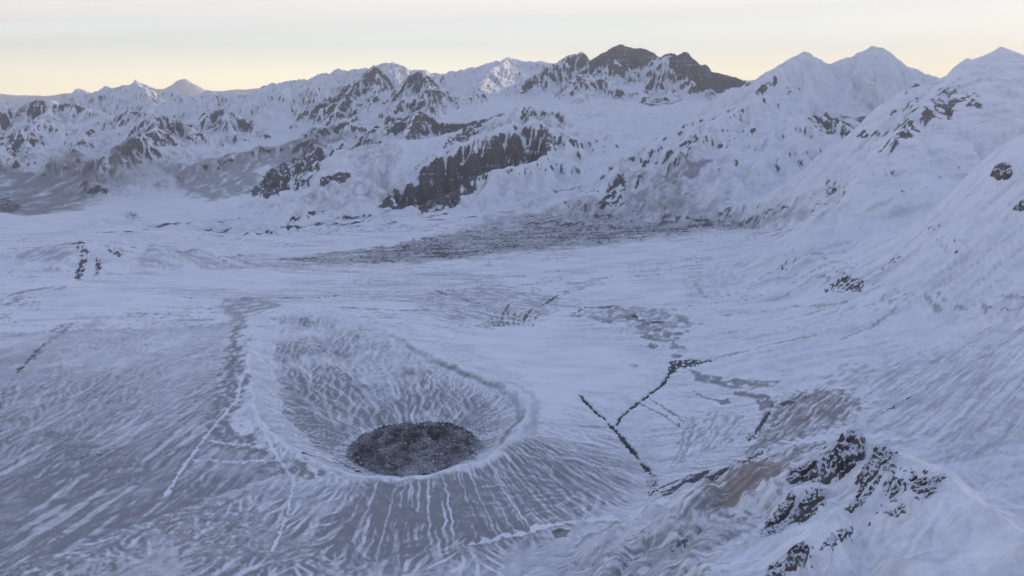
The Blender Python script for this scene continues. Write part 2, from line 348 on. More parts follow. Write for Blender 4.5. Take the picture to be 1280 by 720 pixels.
def eval_ridges(x, y, H):
    """returns height, owner, rockiness, roughness and the crater coordinates (t along rim, signed distance)"""
    n = len(x)
    own = np.zeros(n, np.int16)
    rock = np.zeros(n, f32); rough = np.full(n, 0.22, f32)
    crater = None
    for r in RIDGES:
        P = r['p']
        if r['closed']:
            P = np.vstack([P, P[:1]])
            x, y = x + 16 * perlin(x / 95, y / 95, 77) + 6 * perlin(x / 34, y / 34, 78), y + 16 * perlin(x / 95, y / 95, 79) + 6 * perlin(x / 34, y / 34, 80)
        zmax = P[:, 2].max()
        smin = min(r['sl'], r['sr']) * 0.6
        reach = r['reach'] or max((zmax + 200) / smin, 300)
        lo = P[:, :2].min(0) - reach; hi = P[:, :2].max(0) + reach
        idx = np.nonzero((x > lo[0]) & (x < hi[0]) & (y > lo[1]) & (y < hi[1]))[0]
        if len(idx) == 0:
            continue
        xx, yy = x[idx], y[idx]
        bd = np.full(len(idx), 1e9, f32); bt = np.zeros(len(idx), f32); bl = np.zeros(len(idx), f32); bz = np.full(len(idx), -1e9, f32); bh = bz.copy()
        t0 = 0.0
        for a, b in zip(P[:-1], P[1:]):
            e = b - a; L = math.hypot(e[0], e[1]); ex, ey = e[0] / L, e[1] / L
            dx = xx - f32(a[0]); dy = yy - f32(a[1])
            t = np.clip(dx * f32(ex) + dy * f32(ey), 0, f32(L))
            qx = dx - t * f32(ex); qy = dy - t * f32(ey)
            d = np.sqrt(qx * qx + qy * qy) + f32(1e-3)
            lat = (f32(ex) * qy - f32(ey) * qx) / d
            z = f32(a[2]) + t * f32(e[2] / L)
            s = f32(r['sr']) + f32(r['sl'] - r['sr']) * sstep(-0.7, 0.7, lat)
            h = z - s * d
            m = (d < bd) if r['closed'] else (h > bh)
            bh = np.where(m, h, bh); bd = np.where(m, d, bd); bt = np.where(m, t + f32(t0), bt); bl = np.where(m, lat, bl); bz = np.where(m, z, bz)
            t0 += L
        s = f32(r['sr']) + f32(r['sl'] - r['sr']) * sstep(-0.7, 0.7, bl)
        lam = r['lam']
        sp = perlin(xx / (lam * 1.2), yy / (lam * 1.2), r['seed']) + 0.5 * perlin(xx / lam * 1.9, yy / lam * 1.9, r['seed'] + 2)
        drop = s * bd * (1 - 0.3 * bd / (bd + f32(r['dk']))) + s * f32(r['spur']) * sp * bd * np.exp(-bd / (4 * lam)) * 1.2
        drop = drop + 0.5 * np.maximum(bd - f32(r['ext']), 0)
        h = bz - drop
        Hs = H[idx]
        k = f32(r['k'])
        if r['closed']:
            # rim: outside it blends away, inside it falls to the crater floor
            sgn = np.where(bl > 0, 1, -1)
            crater = (idx, bt, bd, bl)
            inside = point_in_poly(xx, yy, RIM)
            floor = f32(-14.0)
            hin = np.maximum(bz - 0.36 * bd / (1 + bd / 420), floor + 0.085 * np.maximum(yy - 2500 - 0.25 * (xx + 270), -60))
            hin = np.minimum(hin, bz - 0.10 * bd)
            wout = 1 - sstep(350, 1050, bd)
            hout = np.maximum(Hs, bz - drop * 1.0)
            kk = np.clip(k - np.abs(Hs - h), 0, None) / k
            hout = hout + kk * kk * k * 0.25
            hout = Hs + (hout - Hs) * wout
            new = np.where(inside, hin, hout)
            crater = (idx, bt, bd, inside)
            own[idx[inside | (bd < 420)]] = r['g']
            H[idx] = new
            continue
        kk = np.clip(k - np.abs(Hs - h), 0, None) / k
        new = np.maximum(Hs, h) + kk * kk * k * 0.25
        H[idx] = new
        win = h > Hs
        own[idx[win]] = r['g']
        w = sstep(-30, 60, h - Hs)
        near = np.exp(-bd / 260)
        rock[idx] = rock[idx] * (1 - w) + w * (f32(r['rock']) + 0.16 * near - 0.20 * (1 - near))
        rough[idx] = rough[idx] * (1 - w) + w * f32(r['rough']) * (1 - (0.6 if r['ext'] > 500 else 0.92) * sstep(r['ext'] * 0.4, r['ext'] * 1.1, bd))
    return H, own, rock, rough, crater


def point_in_poly(x, y, P):
    P = np.array(P); c = np.zeros(len(x), bool)
    for a, b in zip(P, np.roll(P, -1, 0)):
        if a[1] == b[1]:
            continue
        m = ((a[1] > y) != (b[1] > y)) & (x < (b[0] - a[0]) * (y - a[1]) / (b[1] - a[1]) + a[0])
        c ^= m
    return c


# cliffs cut into the mountains: crest line, drop slope, width of the steep band; the cut is on the RIGHT of the direction of travel
CUTS = []


def CUT(pts, s1, dc, s2, dmax, rock=0.8, tap=120):
    CUTS.append(dict(p=np.array(pts), s1=s1, dc=dc, s2=s2, dmax=dmax, rock=rock, tap=tap, seed=len(CUTS) * 7 + 50))


CUT(Y_((700, 182, 8450), (694, 172, 8600), (680, 166, 8600), (660, 171, 8500), (640, 179, 8400), (622, 187, 8250), (597, 195, 8150), (575, 196, 8150), (558, 198, 8100), (534, 208, 8000), (514, 216, 7850), (492, 230, 7750), (468, 249, 7650))[::-1][:],
    1.7, 190, 0.5, 520, tap=900)
CUT(Y_((545, 152, 9800), (575, 150, 9720), (605, 151, 9650), (620, 149, 9620)), 1.6, 110, 0.45, 400, rock=0.6)
CUT(Y_((312, 236, 8400), (330, 215, 8700), (352, 202, 8900), (370, 200, 8950), (390, 185, 9200), (398, 178, 9400)), 1.5, 170, 0.4, 420, rock=0.8)
CUT(Y_((398, 218, 8700), (415, 212, 8750), (438, 210, 8750)), 1.5, 70, 0.4, 220, rock=0.8)


def eval_cuts(x, y, H):
    rock = np.zeros(len(x), f32)
    for c in CUTS:
        P = c['p']
        lo = P[:, :2].min(0) - c['dmax'] * 1.2; hi = P[:, :2].max(0) + c['dmax'] * 1.2
        idx = np.nonzero((x > lo[0]) & (x < hi[0]) & (y > lo[1]) & (y < hi[1]))[0]
        if len(idx) == 0:
            continue
        xx, yy = x[idx], y[idx]
        bd = np.full(len(idx), 1e9, f32); bl = bd * 0; bz = bd * 0; bt = bd * 0; be = bd * 0
        t0 = 0; Ltot = sum(math.hypot(*(b - a)[:2]) for a, b in zip(P[:-1], P[1:]))
        for a, b in zip(P[:-1], P[1:]):
            e = b - a; L = math.hypot(e[0], e[1]); ex, ey = e[0] / L, e[1] / L
            dx = xx - f32(a[0]); dy = yy - f32(a[1])
            t = np.clip(dx * f32(ex) + dy * f32(ey), 0, f32(L))
            qx = dx - t * f32(ex); qy = dy - t * f32(ey)
            d = np.sqrt(qx * qx + qy * qy) + f32(1e-3)
            m = d < bd
            bd = np.where(m, d, bd); bl = np.where(m, (f32(ex) * qy - f32(ey) * qx) / d, bl); bz = np.where(m, f32(a[2]) + t * f32(e[2] / L), bz); bt = np.where(m, t + t0, bt)
            t0 += L
        Hs = H[idx]
        front = np.where(bl < 0, bd, -bd)
        gul = perlin(bt / 80, bd / 900, c['seed']) * 30 + perlin(bt / 34, bd / 300, c['seed'] + 1) * 10
        fr = np.maximum(front + gul * sstep(0, 60, bd), 0)
        hc = bz - (c['s1'] * np.minimum(fr, c['dc']) + c['s2'] * np.maximum(fr - c['dc'], 0))
        tp = (1 - sstep(Ltot - c['tap'], Ltot, bt + gul * 3))
        endw = sstep(0, 120, bt) * tp * (1 - sstep(c['dmax'] * 0.7, c['dmax'], bd)) * (bl < -0.2)
        cut = np.minimum(Hs, hc) * endw + Hs * (1 - endw)
        H[idx] = np.where(front > 0, cut, Hs)
        rk = sstep(0, 15, fr) * (1 - sstep(c['dc'] * 1.1, c['dc'] * 1.5, fr + gul * 1.5)) * endw * (front > 0)
        rock[idx] = np.maximum(rock[idx], rk * c['rock'])
    return H, rock


def surface(x, y):
    """smooth terrain without its finest relief"""
    x = np.asarray(x, f32); y = np.asarray(y, f32)
    H = base_h(x, y).astype(f32)
    r = np.hypot(x, y)
    wa = np.clip(r / 9000, 0.05, 1) * 55
    wx = x + wa * fbm(x / 700, y / 700, 3, 5); wy = y + wa * fbm(x / 700, y / 700, 3, 25)
    H, own, rock, rough, crater = eval_ridges(wx.astype(f32), wy.astype(f32), H)
    H, cliff = eval_cuts(wx.astype(f32), wy.astype(f32), H)
    return H, own, rock, rough, crater, cliff


def drape(pix, surf=None):
    """where the view directions through these picture points meet the terrain"""
    pix = np.array(pix, float)
    S = 420
    Ys = np.geomspace(850, 45000, S)
    D = np.stack([ray(a, b) for a, b in pix])
    T = Ys[None, :] / D[:, 1:2]
    X = D[:, 0:1] * T; Yy = D[:, 1:2] * T; Z = CAM_Z + D[:, 2:3] * T
    H = surface(X.ravel(), Yy.ravel())[0].reshape(X.shape)
    out = []
    for i in range(len(pix)):
        b = np.nonzero(Z[i] < H[i])[0]
        if len(b) == 0:
            out.append((X[i, -1], Yy[i, -1], H[i, -1])); continue
        j = max(b[0], 1)
        g0 = Z[i, j - 1] - H[i, j - 1]; g1 = Z[i, j] - H[i, j]
        w = g0 / (g0 - g1 + 1e-9)
        out.append((X[i, j - 1] * (1 - w) + X[i, j] * w, Yy[i, j - 1] * (1 - w) + Yy[i, j] * w, H[i, j - 1] * (1 - w) + H[i, j] * w))
    return np.array(out)


# ------------------------------------------------------------------ terrain grid (finer near, coarser far)
az_in = np.linspace(-31.0, 31.0, 1070)
az_out = np.geomspace(0.08, 34, 42).cumsum(); az_out = 31.0 + az_out / az_out[-1] * 38
AZ = np.radians(np.concatenate([-az_out[::-1], az_in, az_out]))
rr = [350.0]
while rr[-1] < 110000:
    r = rr[-1]
    if r < 1020: dr = 14
    elif r < 3600: dr = max(r * r / 0.80e6, 1.6)
    elif r < 6800: dr = 0.0043 * r
    elif r < 13600: dr = 0.0021 * r
    else: dr = (0.0052 if r < 20000 else 0.008 if r < 45000 else 0.03) * r
    rr.append(r + dr)
RR = np.array(rr)
NA, NR = len(AZ), len(RR)
print("grid", NA, NR, NA * NR)
gr, ga = np.meshgrid(RR, AZ, indexing='ij')
X = (gr * np.sin(ga)).ravel().astype(f32); Y = (gr * np.cos(ga)).ravel().astype(f32)
H, own, rockb, rough, crater, cliff = surface(X, Y)
print("surface", time.time() - T0)
RAD = gr.ravel().astype(f32)
cell = np.maximum(RAD * f32(0.001), np.interp(RAD, RR[:-1], np.diff(RR)).astype(f32) * 0.8)

BASE_AMP = 42.0


def relief(x, y, rgh, cel, o0=0, o1=7):
    """ridged relief whose strength follows each mountain's roughness"""
    det = np.zeros_like(x); prev = None; amp = 1.0; lam = 900.0
    wx = x + 70 * fbm(x / 500, y / 500, 2, 41); wy = y + 70 * fbm(x / 500, y / 500, 2, 61)
    for o in range(o1):
        a = sstep(1.5, 3.5, lam / cel)
        n = 1 - np.abs(perlin(wx / lam, wy / lam, 80 + o)) * 2.2
        if prev is not None:
            n = n * np.clip(prev * 0.8 + 0.45, 0.1, 1.2)
        if o >= o0:
            det += amp * n * a
        prev = n if prev is None else 0.5 * prev + 0.5 * n
        amp *= 0.58; lam *= 0.5
    nf_ = np.clip(np.hypot(x, y) / 6000, 0.10, 1)
    rm = rgh * (0.3 + 0.7 * sstep(0.3, 0.8, rgh))
    return (det - (0.35 if o0 == 0 else 0)) * rm * BASE_AMP * nf_


def blur(A, n=1):
    for _ in range(n):
        A = (np.roll(A, 1, 0) + 2 * A + np.roll(A, -1, 0)) * 0.25
        A = (np.roll(A, 1, 1) + 2 * A + np.roll(A, -1, 1)) * 0.25
    return A


def erode(Hg, cs, batches, n, steps, seed, cap=5.0, ero=0.28, dep=0.18, inert=0.08, emax=0.35, mask=None):
    """water and avalanche paths run down the slope and cut gullies; returns the new heights and how often each cell was passed"""
    rg = np.random.RandomState(seed)
    A = (Hg / cs).astype(f32).copy(); ny, nx = A.shape
    flow = np.zeros(A.size, f32)
    for b in range(batches):
        x = rg.uniform(2, nx - 4, n).astype(f32); y = rg.uniform(2, ny - 4, n).astype(f32)
        dx = np.zeros(n, f32); dy = np.zeros(n, f32); v = np.ones(n, f32); w = np.ones(n, f32); s_ = np.zeros(n, f32)
        Af = A.ravel()
        for st in range(steps):
            ix = x.astype(np.int32); iy = y.astype(np.int32); u = x - ix; t = y - iy
            k = iy * nx + ix
            a, b_, c, d = Af[k], Af[k + 1], Af[k + nx], Af[k + nx + 1]
            gx = (b_ - a) * (1 - t) + (d - c) * t; gy = (c - a) * (1 - u) + (d - b_) * u
            h = a * (1 - u) * (1 - t) + b_ * u * (1 - t) + c * (1 - u) * t + d * u * t
            dx = dx * inert - gx * (1 - inert); dy = dy * inert - gy * (1 - inert)
            L = np.sqrt(dx * dx + dy * dy) + f32(1e-6)
            dx /= L; dy /= L
            x2 = np.clip(x + dx, 2, nx - 4); y2 = np.clip(y + dy, 2, ny - 4)
            jx = x2.astype(np.int32); jy = y2.astype(np.int32); u2 = x2 - jx; t2 = y2 - jy; k2 = jy * nx + jx
            h2 = Af[k2] * (1 - u2) * (1 - t2) + Af[k2 + 1] * u2 * (1 - t2) + Af[k2 + nx] * (1 - u2) * t2 + Af[k2 + nx + 1] * u2 * t2
            dh = h2 - h
            cc = np.maximum(-dh, 0.01) * v * w * cap
            up = (dh > 0) | (s_ > cc)
            amt = np.where(dh > 0, np.minimum(dh, s_), (s_ - cc) * dep)
            er = np.minimum(np.minimum((cc - s_) * ero, -dh), emax)
            q = np.where(up, amt, -er).astype(f32)
            s_ = s_ - q
            np.add.at(Af, k, q * (1 - u) * (1 - t)); np.add.at(Af, k + 1, q * u * (1 - t)); np.add.at(Af, k + nx, q * (1 - u) * t); np.add.at(Af, k + nx + 1, q * u * t)
            np.add.at(flow, k, w * (L > 0.02))
            v = np.sqrt(np.clip(v * v - dh * 4, 0.05, 16)); w *= f32(0.985)
            x, y = x2, y2
        A = Af.reshape(ny, nx)
        A = A * 0.8 + blur(A) * 0.2
    return A * cs, flow.reshape(ny, nx)


def sample(G, x0, y0, cs, x, y):
    ny, nx = G.shape
    u = np.clip((x - x0) / cs, 0, nx - 1.001); v = np.clip((y - y0) / cs, 0, ny - 1.001)
    i = u.astype(np.int32); j = v.astype(np.int32); u = (u - i).astype(f32); v = (v - j).astype(f32)
    Gf = G.ravel(); k = j * nx + i
    return Gf[k] * (1 - u) * (1 - v) + Gf[k + 1] * u * (1 - v) + Gf[k + nx] * (1 - u) * v + Gf[k + nx + 1] * u * v


def nearfbm(x, y):
    return 1.6 * fbm(x / 45, y / 45, 4, 501) + 26 * fbm(x / 420, y / 420, 4, 505, 0.55) * sstep(200, 1000, x) + 5 * fbm(x / 160, y / 160, 3, 509)


H = H + relief(X, Y, rough, cell)
FLOW = np.zeros_like(H); CONV = np.zeros_like(H)
# worked regions: the mountains (coarse) and the near ground (fine)
for (x0, x1, y0, y1, cs, fade, batches, nn, steps, seed, kw, oc) in [
        (-9800, 7200, 6300, 20200, 16.0, 500, 12, 70000, 46, 1, dict(cap=5.0, ero=0.30, emax=0.5), 4),
        (-1750, 2050, 1180, 4200, 3.1, 160, 9, 80000, 70, 2, dict(cap=1.6, ero=0.10, emax=0.04, inert=0.35), 6)]:
    gx_, gy_ = np.meshgrid(np.arange(x0, x1, cs), np.arange(y0, y1, cs))
    fx, fy = gx_.ravel().astype(f32), gy_.ravel().astype(f32)
    h0, _, _, rg0, _, _ = surface(fx, fy)
    ce = np.full_like(fx, cs)
    h0 = (h0 + relief(fx, fy, rg0, ce) + (0 if cs > 10 else nearfbm(fx, fy))).reshape(gx_.shape)
    h1, fl = erode(h0, cs, batches, nn, steps, seed, **kw)
    for _ in range(2):                      # no lone needles or pits left by the water
        m_ = blur(h1, 3); h1 = np.clip(h1, m_ - 1.1 * cs, m_ + 0.75 * cs)
    h1 = np.clip(h1, h0 - 8 * cs, h0 + 2.5 * cs)
    fl = np.log1p(blur(fl, 1))
    cv = (h1 - blur(h1, 10)) / cs
    fl = fl - blur(fl, 26 if cs > 10 else 12)
    ed = np.minimum(np.minimum(X - x0, x1 - X), np.minimum(Y - y0, y1 - Y))
    wgt = sstep(20, fade, ed)
    idx = np.nonzero(wgt > 0)[0]
    d_ = sample(h1 - h0, x0, y0, cs, X[idx], Y[idx])
    H[idx] += (d_ * wgt[idx]).astype(f32)
    if cs < 10:
        H[idx] += (nearfbm(X[idx], Y[idx]) * wgt[idx]).astype(f32)
    FLOW[idx] = sample(fl, x0, y0, cs, X[idx], Y[idx]) * wgt[idx]
    CONV[idx] = sample(cv, x0, y0, cs, X[idx], Y[idx]) * wgt[idx]
    print('eroded', cs, h0.shape, 'flow', np.percentile(fl, [10, 50, 90, 99]), 'conv', np.percentile(cv, [1, 10, 50, 90, 99]), 'dh', np.percentile(h1 - h0, [1, 50, 99]), time.time() - T0)

# ------------------------------------------------------------------ what covers the ground: rock, bare ash, brown scoria
G2 = lambda a: a.reshape(NR, NA)
rock = np.zeros_like(H); ash = np.zeros_like(H); brown = np.zeros_like(H)


def seg_dist(x, y, P, closed=False):
    P = np.asarray(P)[:, :2]
    bd = np.full(len(x), 1e9, f32); bt = np.zeros(len(x), f32); t0 = 0
    Q = np.vstack([P, P[:1]]) if closed else P
    for a, b in zip(Q[:-1], Q[1:]):
        e = b - a; L = max(math.hypot(e[0], e[1]), 1e-3); ex, ey = e / L
        dx = x - f32(a[0]); dy = y - f32(a[1])
        t = np.clip(dx * f32(ex) + dy * f32(ey), 0, f32(L))
        d = np.hypot(dx - t * f32(ex), dy - t * f32(ey))
        m = d < bd
        bd = np.where(m, d, bd); bt = np.where(m, t + f32(t0), bt); t0 += L
    return bd, bt, t0


ALLPIX = []
FEAT = []


def feat(kind, pix, **kw):
    kw.update(kind=kind, i0=len(ALLPIX), n=len(pix)); ALLPIX.extend(pix); FEAT.append(kw)


def patch(pix, ch, amt, fea=40, nz=60, an=1.0, con=0.5, bias=0.0, along=None, fn='fbm', relief=0.0):
    """irregular patch: channel, amount, edge softness (m), grain (m), grain stretch along a direction"""
    feat('patch', list(pix) + list(along or []), ch=ch, amt=amt, fea=fea, nz=nz, an=an, con=con, bias=bias, al=bool(along), fn=fn, relief=relief)


def line(pix, ch, amt, w, rag=0.6, nz=18, dig=0.0, gap=0.0):
    feat('line', pix, ch=ch, amt=amt, w=w, rag=rag, nz=nz, dig=dig, gap=gap)


exec_features = True
# --- lava field in the valley
patch([(330, 325), (440, 312), (520, 300), (600, 280), (680, 272), (760, 262), (860, 262), (940, 264), (1010, 262), (1040, 264), (990, 273), (900, 284), (850, 293), (770, 303), (700, 309), (620, 318), (560, 326), (460, 332), (380, 331)],
      'rock', 0.8, fea=170, nz=30, con=0.9, bias=0.02, fn='speck', relief=8)
patch([(340, 324), (480, 308), (600, 285), (700, 280), (820, 278), (860, 284), (760, 300), (640, 314), (520, 328), (400, 331)], 'ash', 0.75, fea=70, nz=70, an=4, con=0.6, bias=0.15, along=[(400, 328), (700, 300)])
patch([(600, 262), (700, 252), (780, 246), (860, 240), (960, 250), (1040, 255), (1030, 262), (900, 262), (760, 264), (640, 276)], 'rock', 0.7, fea=170, nz=42, con=0.7, bias=-0.04, fn='speck', relief=6)
patch([(500, 308), (560, 290), (620, 266), (700, 252), (800, 244), (900, 250), (1010, 254), (1040, 262), (990, 274), (900, 288), (800, 302), (700, 313), (600, 322), (520, 328), (420, 333), (440, 320)], 'ash', 0.7, fea=150, nz=60, an=2, con=1.0, bias=0.2, along=[(500, 320), (800, 290)])
patch([(380, 255), (470, 258), (600, 256), (640, 262), (600, 275), (500, 285), (380, 290), (220, 290), (140, 280), (260, 272)], 'rock', 0.75, fea=90, nz=90, an=3.2, con=0.35, bias=-0.26, along=[(200, 285), (520, 270)])
line([(120, 292), (160, 290), (200, 286)], 'rock', 0.8, 18, rag=1.0, nz=40)
line([(228, 287), (270, 283), (310, 290)], 'rock', 0.8, 22, rag=1.0, nz=50)
line([(320, 286), (370, 283), (430, 279), (470, 272)], 'rock', 0.8, 26, rag=1.0, nz=50)
line([(360, 271), (380, 262), (402, 258), (405, 264)], 'rock', 0.9, 26, rag=1.0, nz=40)
line([(415, 273), (440, 268), (462, 264)], 'rock', 0.9, 22, rag=1.0, nz=40)
patch([(780, 200), (820, 195), (850, 215), (880, 240), (860, 262), (800, 262), (770, 245)], 'ash', 0.7, fea=120, nz=70, an=3, con=0.7, bias=0.0, along=[(800, 250), (860, 180)])
patch([(820, 200), (870, 175), (930, 200), (960, 230), (880, 262), (820, 255)], 'ash', 0.45, fea=150, nz=50, an=3, con=0.8, bias=-0.1, along=[(830, 250), (900, 180)])
# --- left grey slopes
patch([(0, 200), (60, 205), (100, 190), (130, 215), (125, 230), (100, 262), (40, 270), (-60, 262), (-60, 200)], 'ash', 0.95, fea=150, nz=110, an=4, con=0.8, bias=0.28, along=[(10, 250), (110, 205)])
patch([(-40, 150), (20, 160), (50, 150), (30, 190), (-40, 210)], 'rock', 0.7, fea=100, nz=80, con=0.5, bias=-0.02)
patch([(140, 180), (170, 172), (172, 185), (150, 200), (140, 215)], 'ash', 1.0, fea=40, nz=60, con=0.4, bias=0.3)
patch([(200, 200), (250, 205), (290, 195), (360, 175), (430, 158), (440, 165), (400, 185), (330, 205), (310, 240), (260, 250), (220, 230)], 'ash', 0.8, fea=120, nz=60, an=3.5, con=0.7, bias=0.25, along=[(240, 240), (300, 195)])
patch([(440, 175), (480, 165), (500, 195), (480, 240), (420, 255), (330, 258), (390, 235), (440, 215)], 'ash', 0.6, fea=150, nz=70, an=2, con=0.8, bias=0.0, along=[(400, 250), (480, 190)])
patch([(146, 268), (160, 262), (178, 268), (176, 276), (160, 275)], 'rock', 0.6, fea=40, nz=40, con=0.5)
patch([(-20, 248), (10, 246), (30, 258), (20, 266), (-20, 264)], 'rock', 0.9, fea=60, nz=60, con=0.4, bias=0.1)
# --- brown knoll
for q in [[(92, 310), (108, 310), (112, 322), (104, 335), (96, 342), (100, 325)], [(120, 322), (128, 326), (126, 342), (116, 346), (118, 334)], [(132, 308), (146, 316), (158, 318), (150, 324), (138, 320)],
          [(80, 306), (100, 303), (108, 306), (90, 309)], [(95, 335), (106, 334), (103, 350), (92, 350)]]:
    patch(q, 'rock', 0.8, fea=14, nz=30, con=0.3, bias=0.1)
patch([(70, 305), (180, 308), (190, 322), (120, 350), (70, 345)], 'brown', 0.9, fea=60, nz=80, con=0.6)
patch([(20, 318), (70, 308), (95, 305), (95, 318), (60, 330), (20, 332)], 'ash', 0.7, fea=40, nz=60, an=6, con=0.7, bias=0.05, along=[(20, 330), (90, 312)])
for a in [[(0, 372), (40, 362), (80, 356)], [(5, 383), (30, 372)], [(60, 415), (80, 407), (98, 402)], [(70, 362), (84, 356)], [(40, 450), (52, 436), (90, 405)]]:
    line(a, 'ash', 0.8, 16, rag=1.0, nz=40)
line([(0, 510), (4, 490), (22, 465), (45, 440), (60, 425)], 'rock', 0.55, 7, rag=1.2, nz=16, dig=3)
patch([(40, 440), (120, 400), (150, 408), (120, 440), (70, 470)], 'ash', 0.45, fea=60, nz=50, an=3, con=0.8, bias=0.05, along=[(40, 460), (130, 410)])
# --- long dark terrace lines across the middle
line([(215, 368), (250, 374), (300, 373), (345, 371)], 'rock', 0.75, 8, rag=0.9, nz=24, dig=4, gap=0.25)
line([(240, 365), (290, 366)], 'rock', 0.6, 6, rag=0.9, nz=24, dig=3, gap=0.3)
line([(345, 372), (400, 371), (430, 367), (462, 366)], 'rock', 0.8, 8, rag=1.0, nz=24, dig=4)
line([(380, 387), (430, 384), (480, 386), (525, 388)], 'rock', 0.75, 7, rag=0.9, nz=24, dig=4)
line([(150, 377), (170, 373)], 'rock', 0.6, 8, rag=0.9)
line([(284, 380), (300, 382)], 'rock', 0.8, 8, rag=0.9)
line([(400, 330), (330, 334), (280, 322), (230, 318)], 'ash', 0.8, 20, rag=1.0, nz=60)
line([(180, 318), (230, 316), (300, 320), (340, 326)], 'rock', 0.5, 16, rag=1.2, nz=40, gap=0.2)
patch([(200, 312), (330, 318), (420, 330), (640, 345), (600, 352), (420, 345), (250, 335), (160, 330)], 'ash', 0.6, fea=60, nz=60, an=9, con=0.7, bias=-0.06, along=[(250, 325), (450, 340)])
patch([(250, 350), (640, 340), (640, 362), (420, 380), (220, 372), (150, 362)], 'ash', 0.5, fea=60, nz=40, an=12, con=0.7, bias=-0.1, along=[(250, 365), (500, 364)])
line([(625, 355), (600, 366), (545, 363), (560, 370), (600, 380)], 'rock', 0.6, 6, rag=1.0, nz=16, dig=2)
line([(698, 368), (680, 380), (665, 385), (655, 400)], 'rock', 0.7, 7, rag=1.2, nz=16, dig=3)
line([(638, 378), (630, 390), (625, 405)], 'rock', 0.6, 6, rag=1.2, nz=16, dig=2)
for k in range(9):
    x0 = 608 + k * 9
    line([(x0, 386 + 2 * (k % 3)), (x0 + 6 - k * 2, 396), (x0 + 10 - k * 3, 408)], 'rock', 0.5, 4.5, rag=1.2, nz=14, dig=1.5)
patch([(530, 362), (620, 360), (700, 372), (690, 395), (620, 412), (560, 405), (520, 385)], 'ash', 0.7, fea=50, nz=26, an=4, con=0.7, bias=0.02, along=[(540, 375), (660, 400)])
patch([(715, 395), (760, 380), (830, 388), (860, 400), (850, 440), (820, 430), (780, 402), (740, 400)], 'ash', 0.75, fea=40, nz=30, con=0.6, bias=0.02, fn='vein')
line([(712, 395), (730, 385), (770, 383), (788, 390), (800, 400)], 'rock', 0.6, 6, rag=1.3, nz=16, dig=2, gap=0.2)
line([(783, 392), (800, 400), (815, 404), (835, 402)], 'rock', 0.7, 10, rag=1.3, nz=20, dig=2, gap=0.2)
for q in [(786, 396), (760, 401), (806, 405), (822, 412), (808, 420), (815, 432), (776, 452), (790, 458), (832, 420), (845, 445)]:
    patch([(q[0] - 8, q[1] + 2), (q[0] - 2, q[1] - 3), (q[0] + 8, q[1] - 1), (q[0] + 4, q[1] + 4)], 'ash', 1.0, fea=9, nz=14, con=0.5, bias=0.25)
# --- gullies
line([(726, 494), (733, 503), (745, 515), (757, 524), (770, 539), (781, 552), (793, 566), (804, 580), (814, 592)], 'rock', 1.0, 7.5, rag=0.75, nz=15, dig=9)
line([(771, 531), (776, 521), (789, 510), (803, 499), (816, 490), (828, 480), (838, 466), (846, 456), (858, 454), (875, 453), (890, 450)], 'rock', 0.95, 6.5, rag=0.75, nz=16, dig=8)
patch([(838, 452), (860, 450), (893, 448), (870, 458), (850, 462), (840, 470), (834, 466)], 'rock', 0.8, fea=10, nz=16, con=0.3, bias=0.1)
patch([(810, 588), (824, 596), (822, 612), (815, 626), (808, 612)], 'rock', 0.8, fea=10, nz=9, con=0.5, bias=0.02, relief=3)
patch([(822, 612), (850, 596), (890, 586), (920, 584), (914, 594), (880, 604), (850, 612), (830, 622)], 'rock', 0.8, fea=12, nz=22, an=4, con=0.5, bias=0.15, along=[(822, 620), (920, 585)])
line([(818, 625), (840, 612), (870, 600), (905, 588), (930, 578), (960, 560)], 'rock', 0.7, 9, rag=1.0, nz=16, dig=6)
patch([(845, 525), (858, 520), (856, 536), (848, 540)], 'rock', 0.7, fea=8, nz=10, con=0.4)
line([(855, 540), (852, 560), (838, 585)], 'ash', 0.6, 4, rag=1.0, nz=14)
line([(866, 528), (862, 550), (850, 580)], 'ash', 0.6, 5, rag=1.0, nz=14)
line([(800, 505), (830, 520), (850, 535)], 'ash', 0.7, 5, rag=1.0, nz=14)
line([(812, 498), (838, 515), (856, 528)], 'ash', 0.7, 5, rag=1.0, nz=14)
patch([(855, 520), (900, 515), (935, 520), (930, 545), (880, 575), (840, 585), (850, 545)], 'ash', 0.7, fea=30, nz=13, an=6, con=0.8, bias=-0.02, along=[(850, 580), (900, 520)])
patch([(862, 462), (905, 470), (975, 474), (970, 486), (920, 484), (870, 475)], 'ash', 0.8, fea=14, nz=40, con=0.4, bias=0.2)
patch([(915, 487), (940, 490), (962, 496), (966, 510), (950, 515), (945, 500), (918, 492)], 'ash', 0.9, fea=8, nz=30, con=0.3, bias=0.3)
line([(867, 488), (880, 496), (900, 500)], 'ash', 0.9, 7, rag=0.7, nz=20)
patch([(896, 499), (910, 497), (914, 503), (902, 506)], 'ash', 0.9, fea=8, nz=20, con=0.3, bias=0.3)
line([(966, 500), (964, 512), (950, 535), (936, 552)], 'rock', 0.8, 7, rag=1.0, nz=14, dig=4)
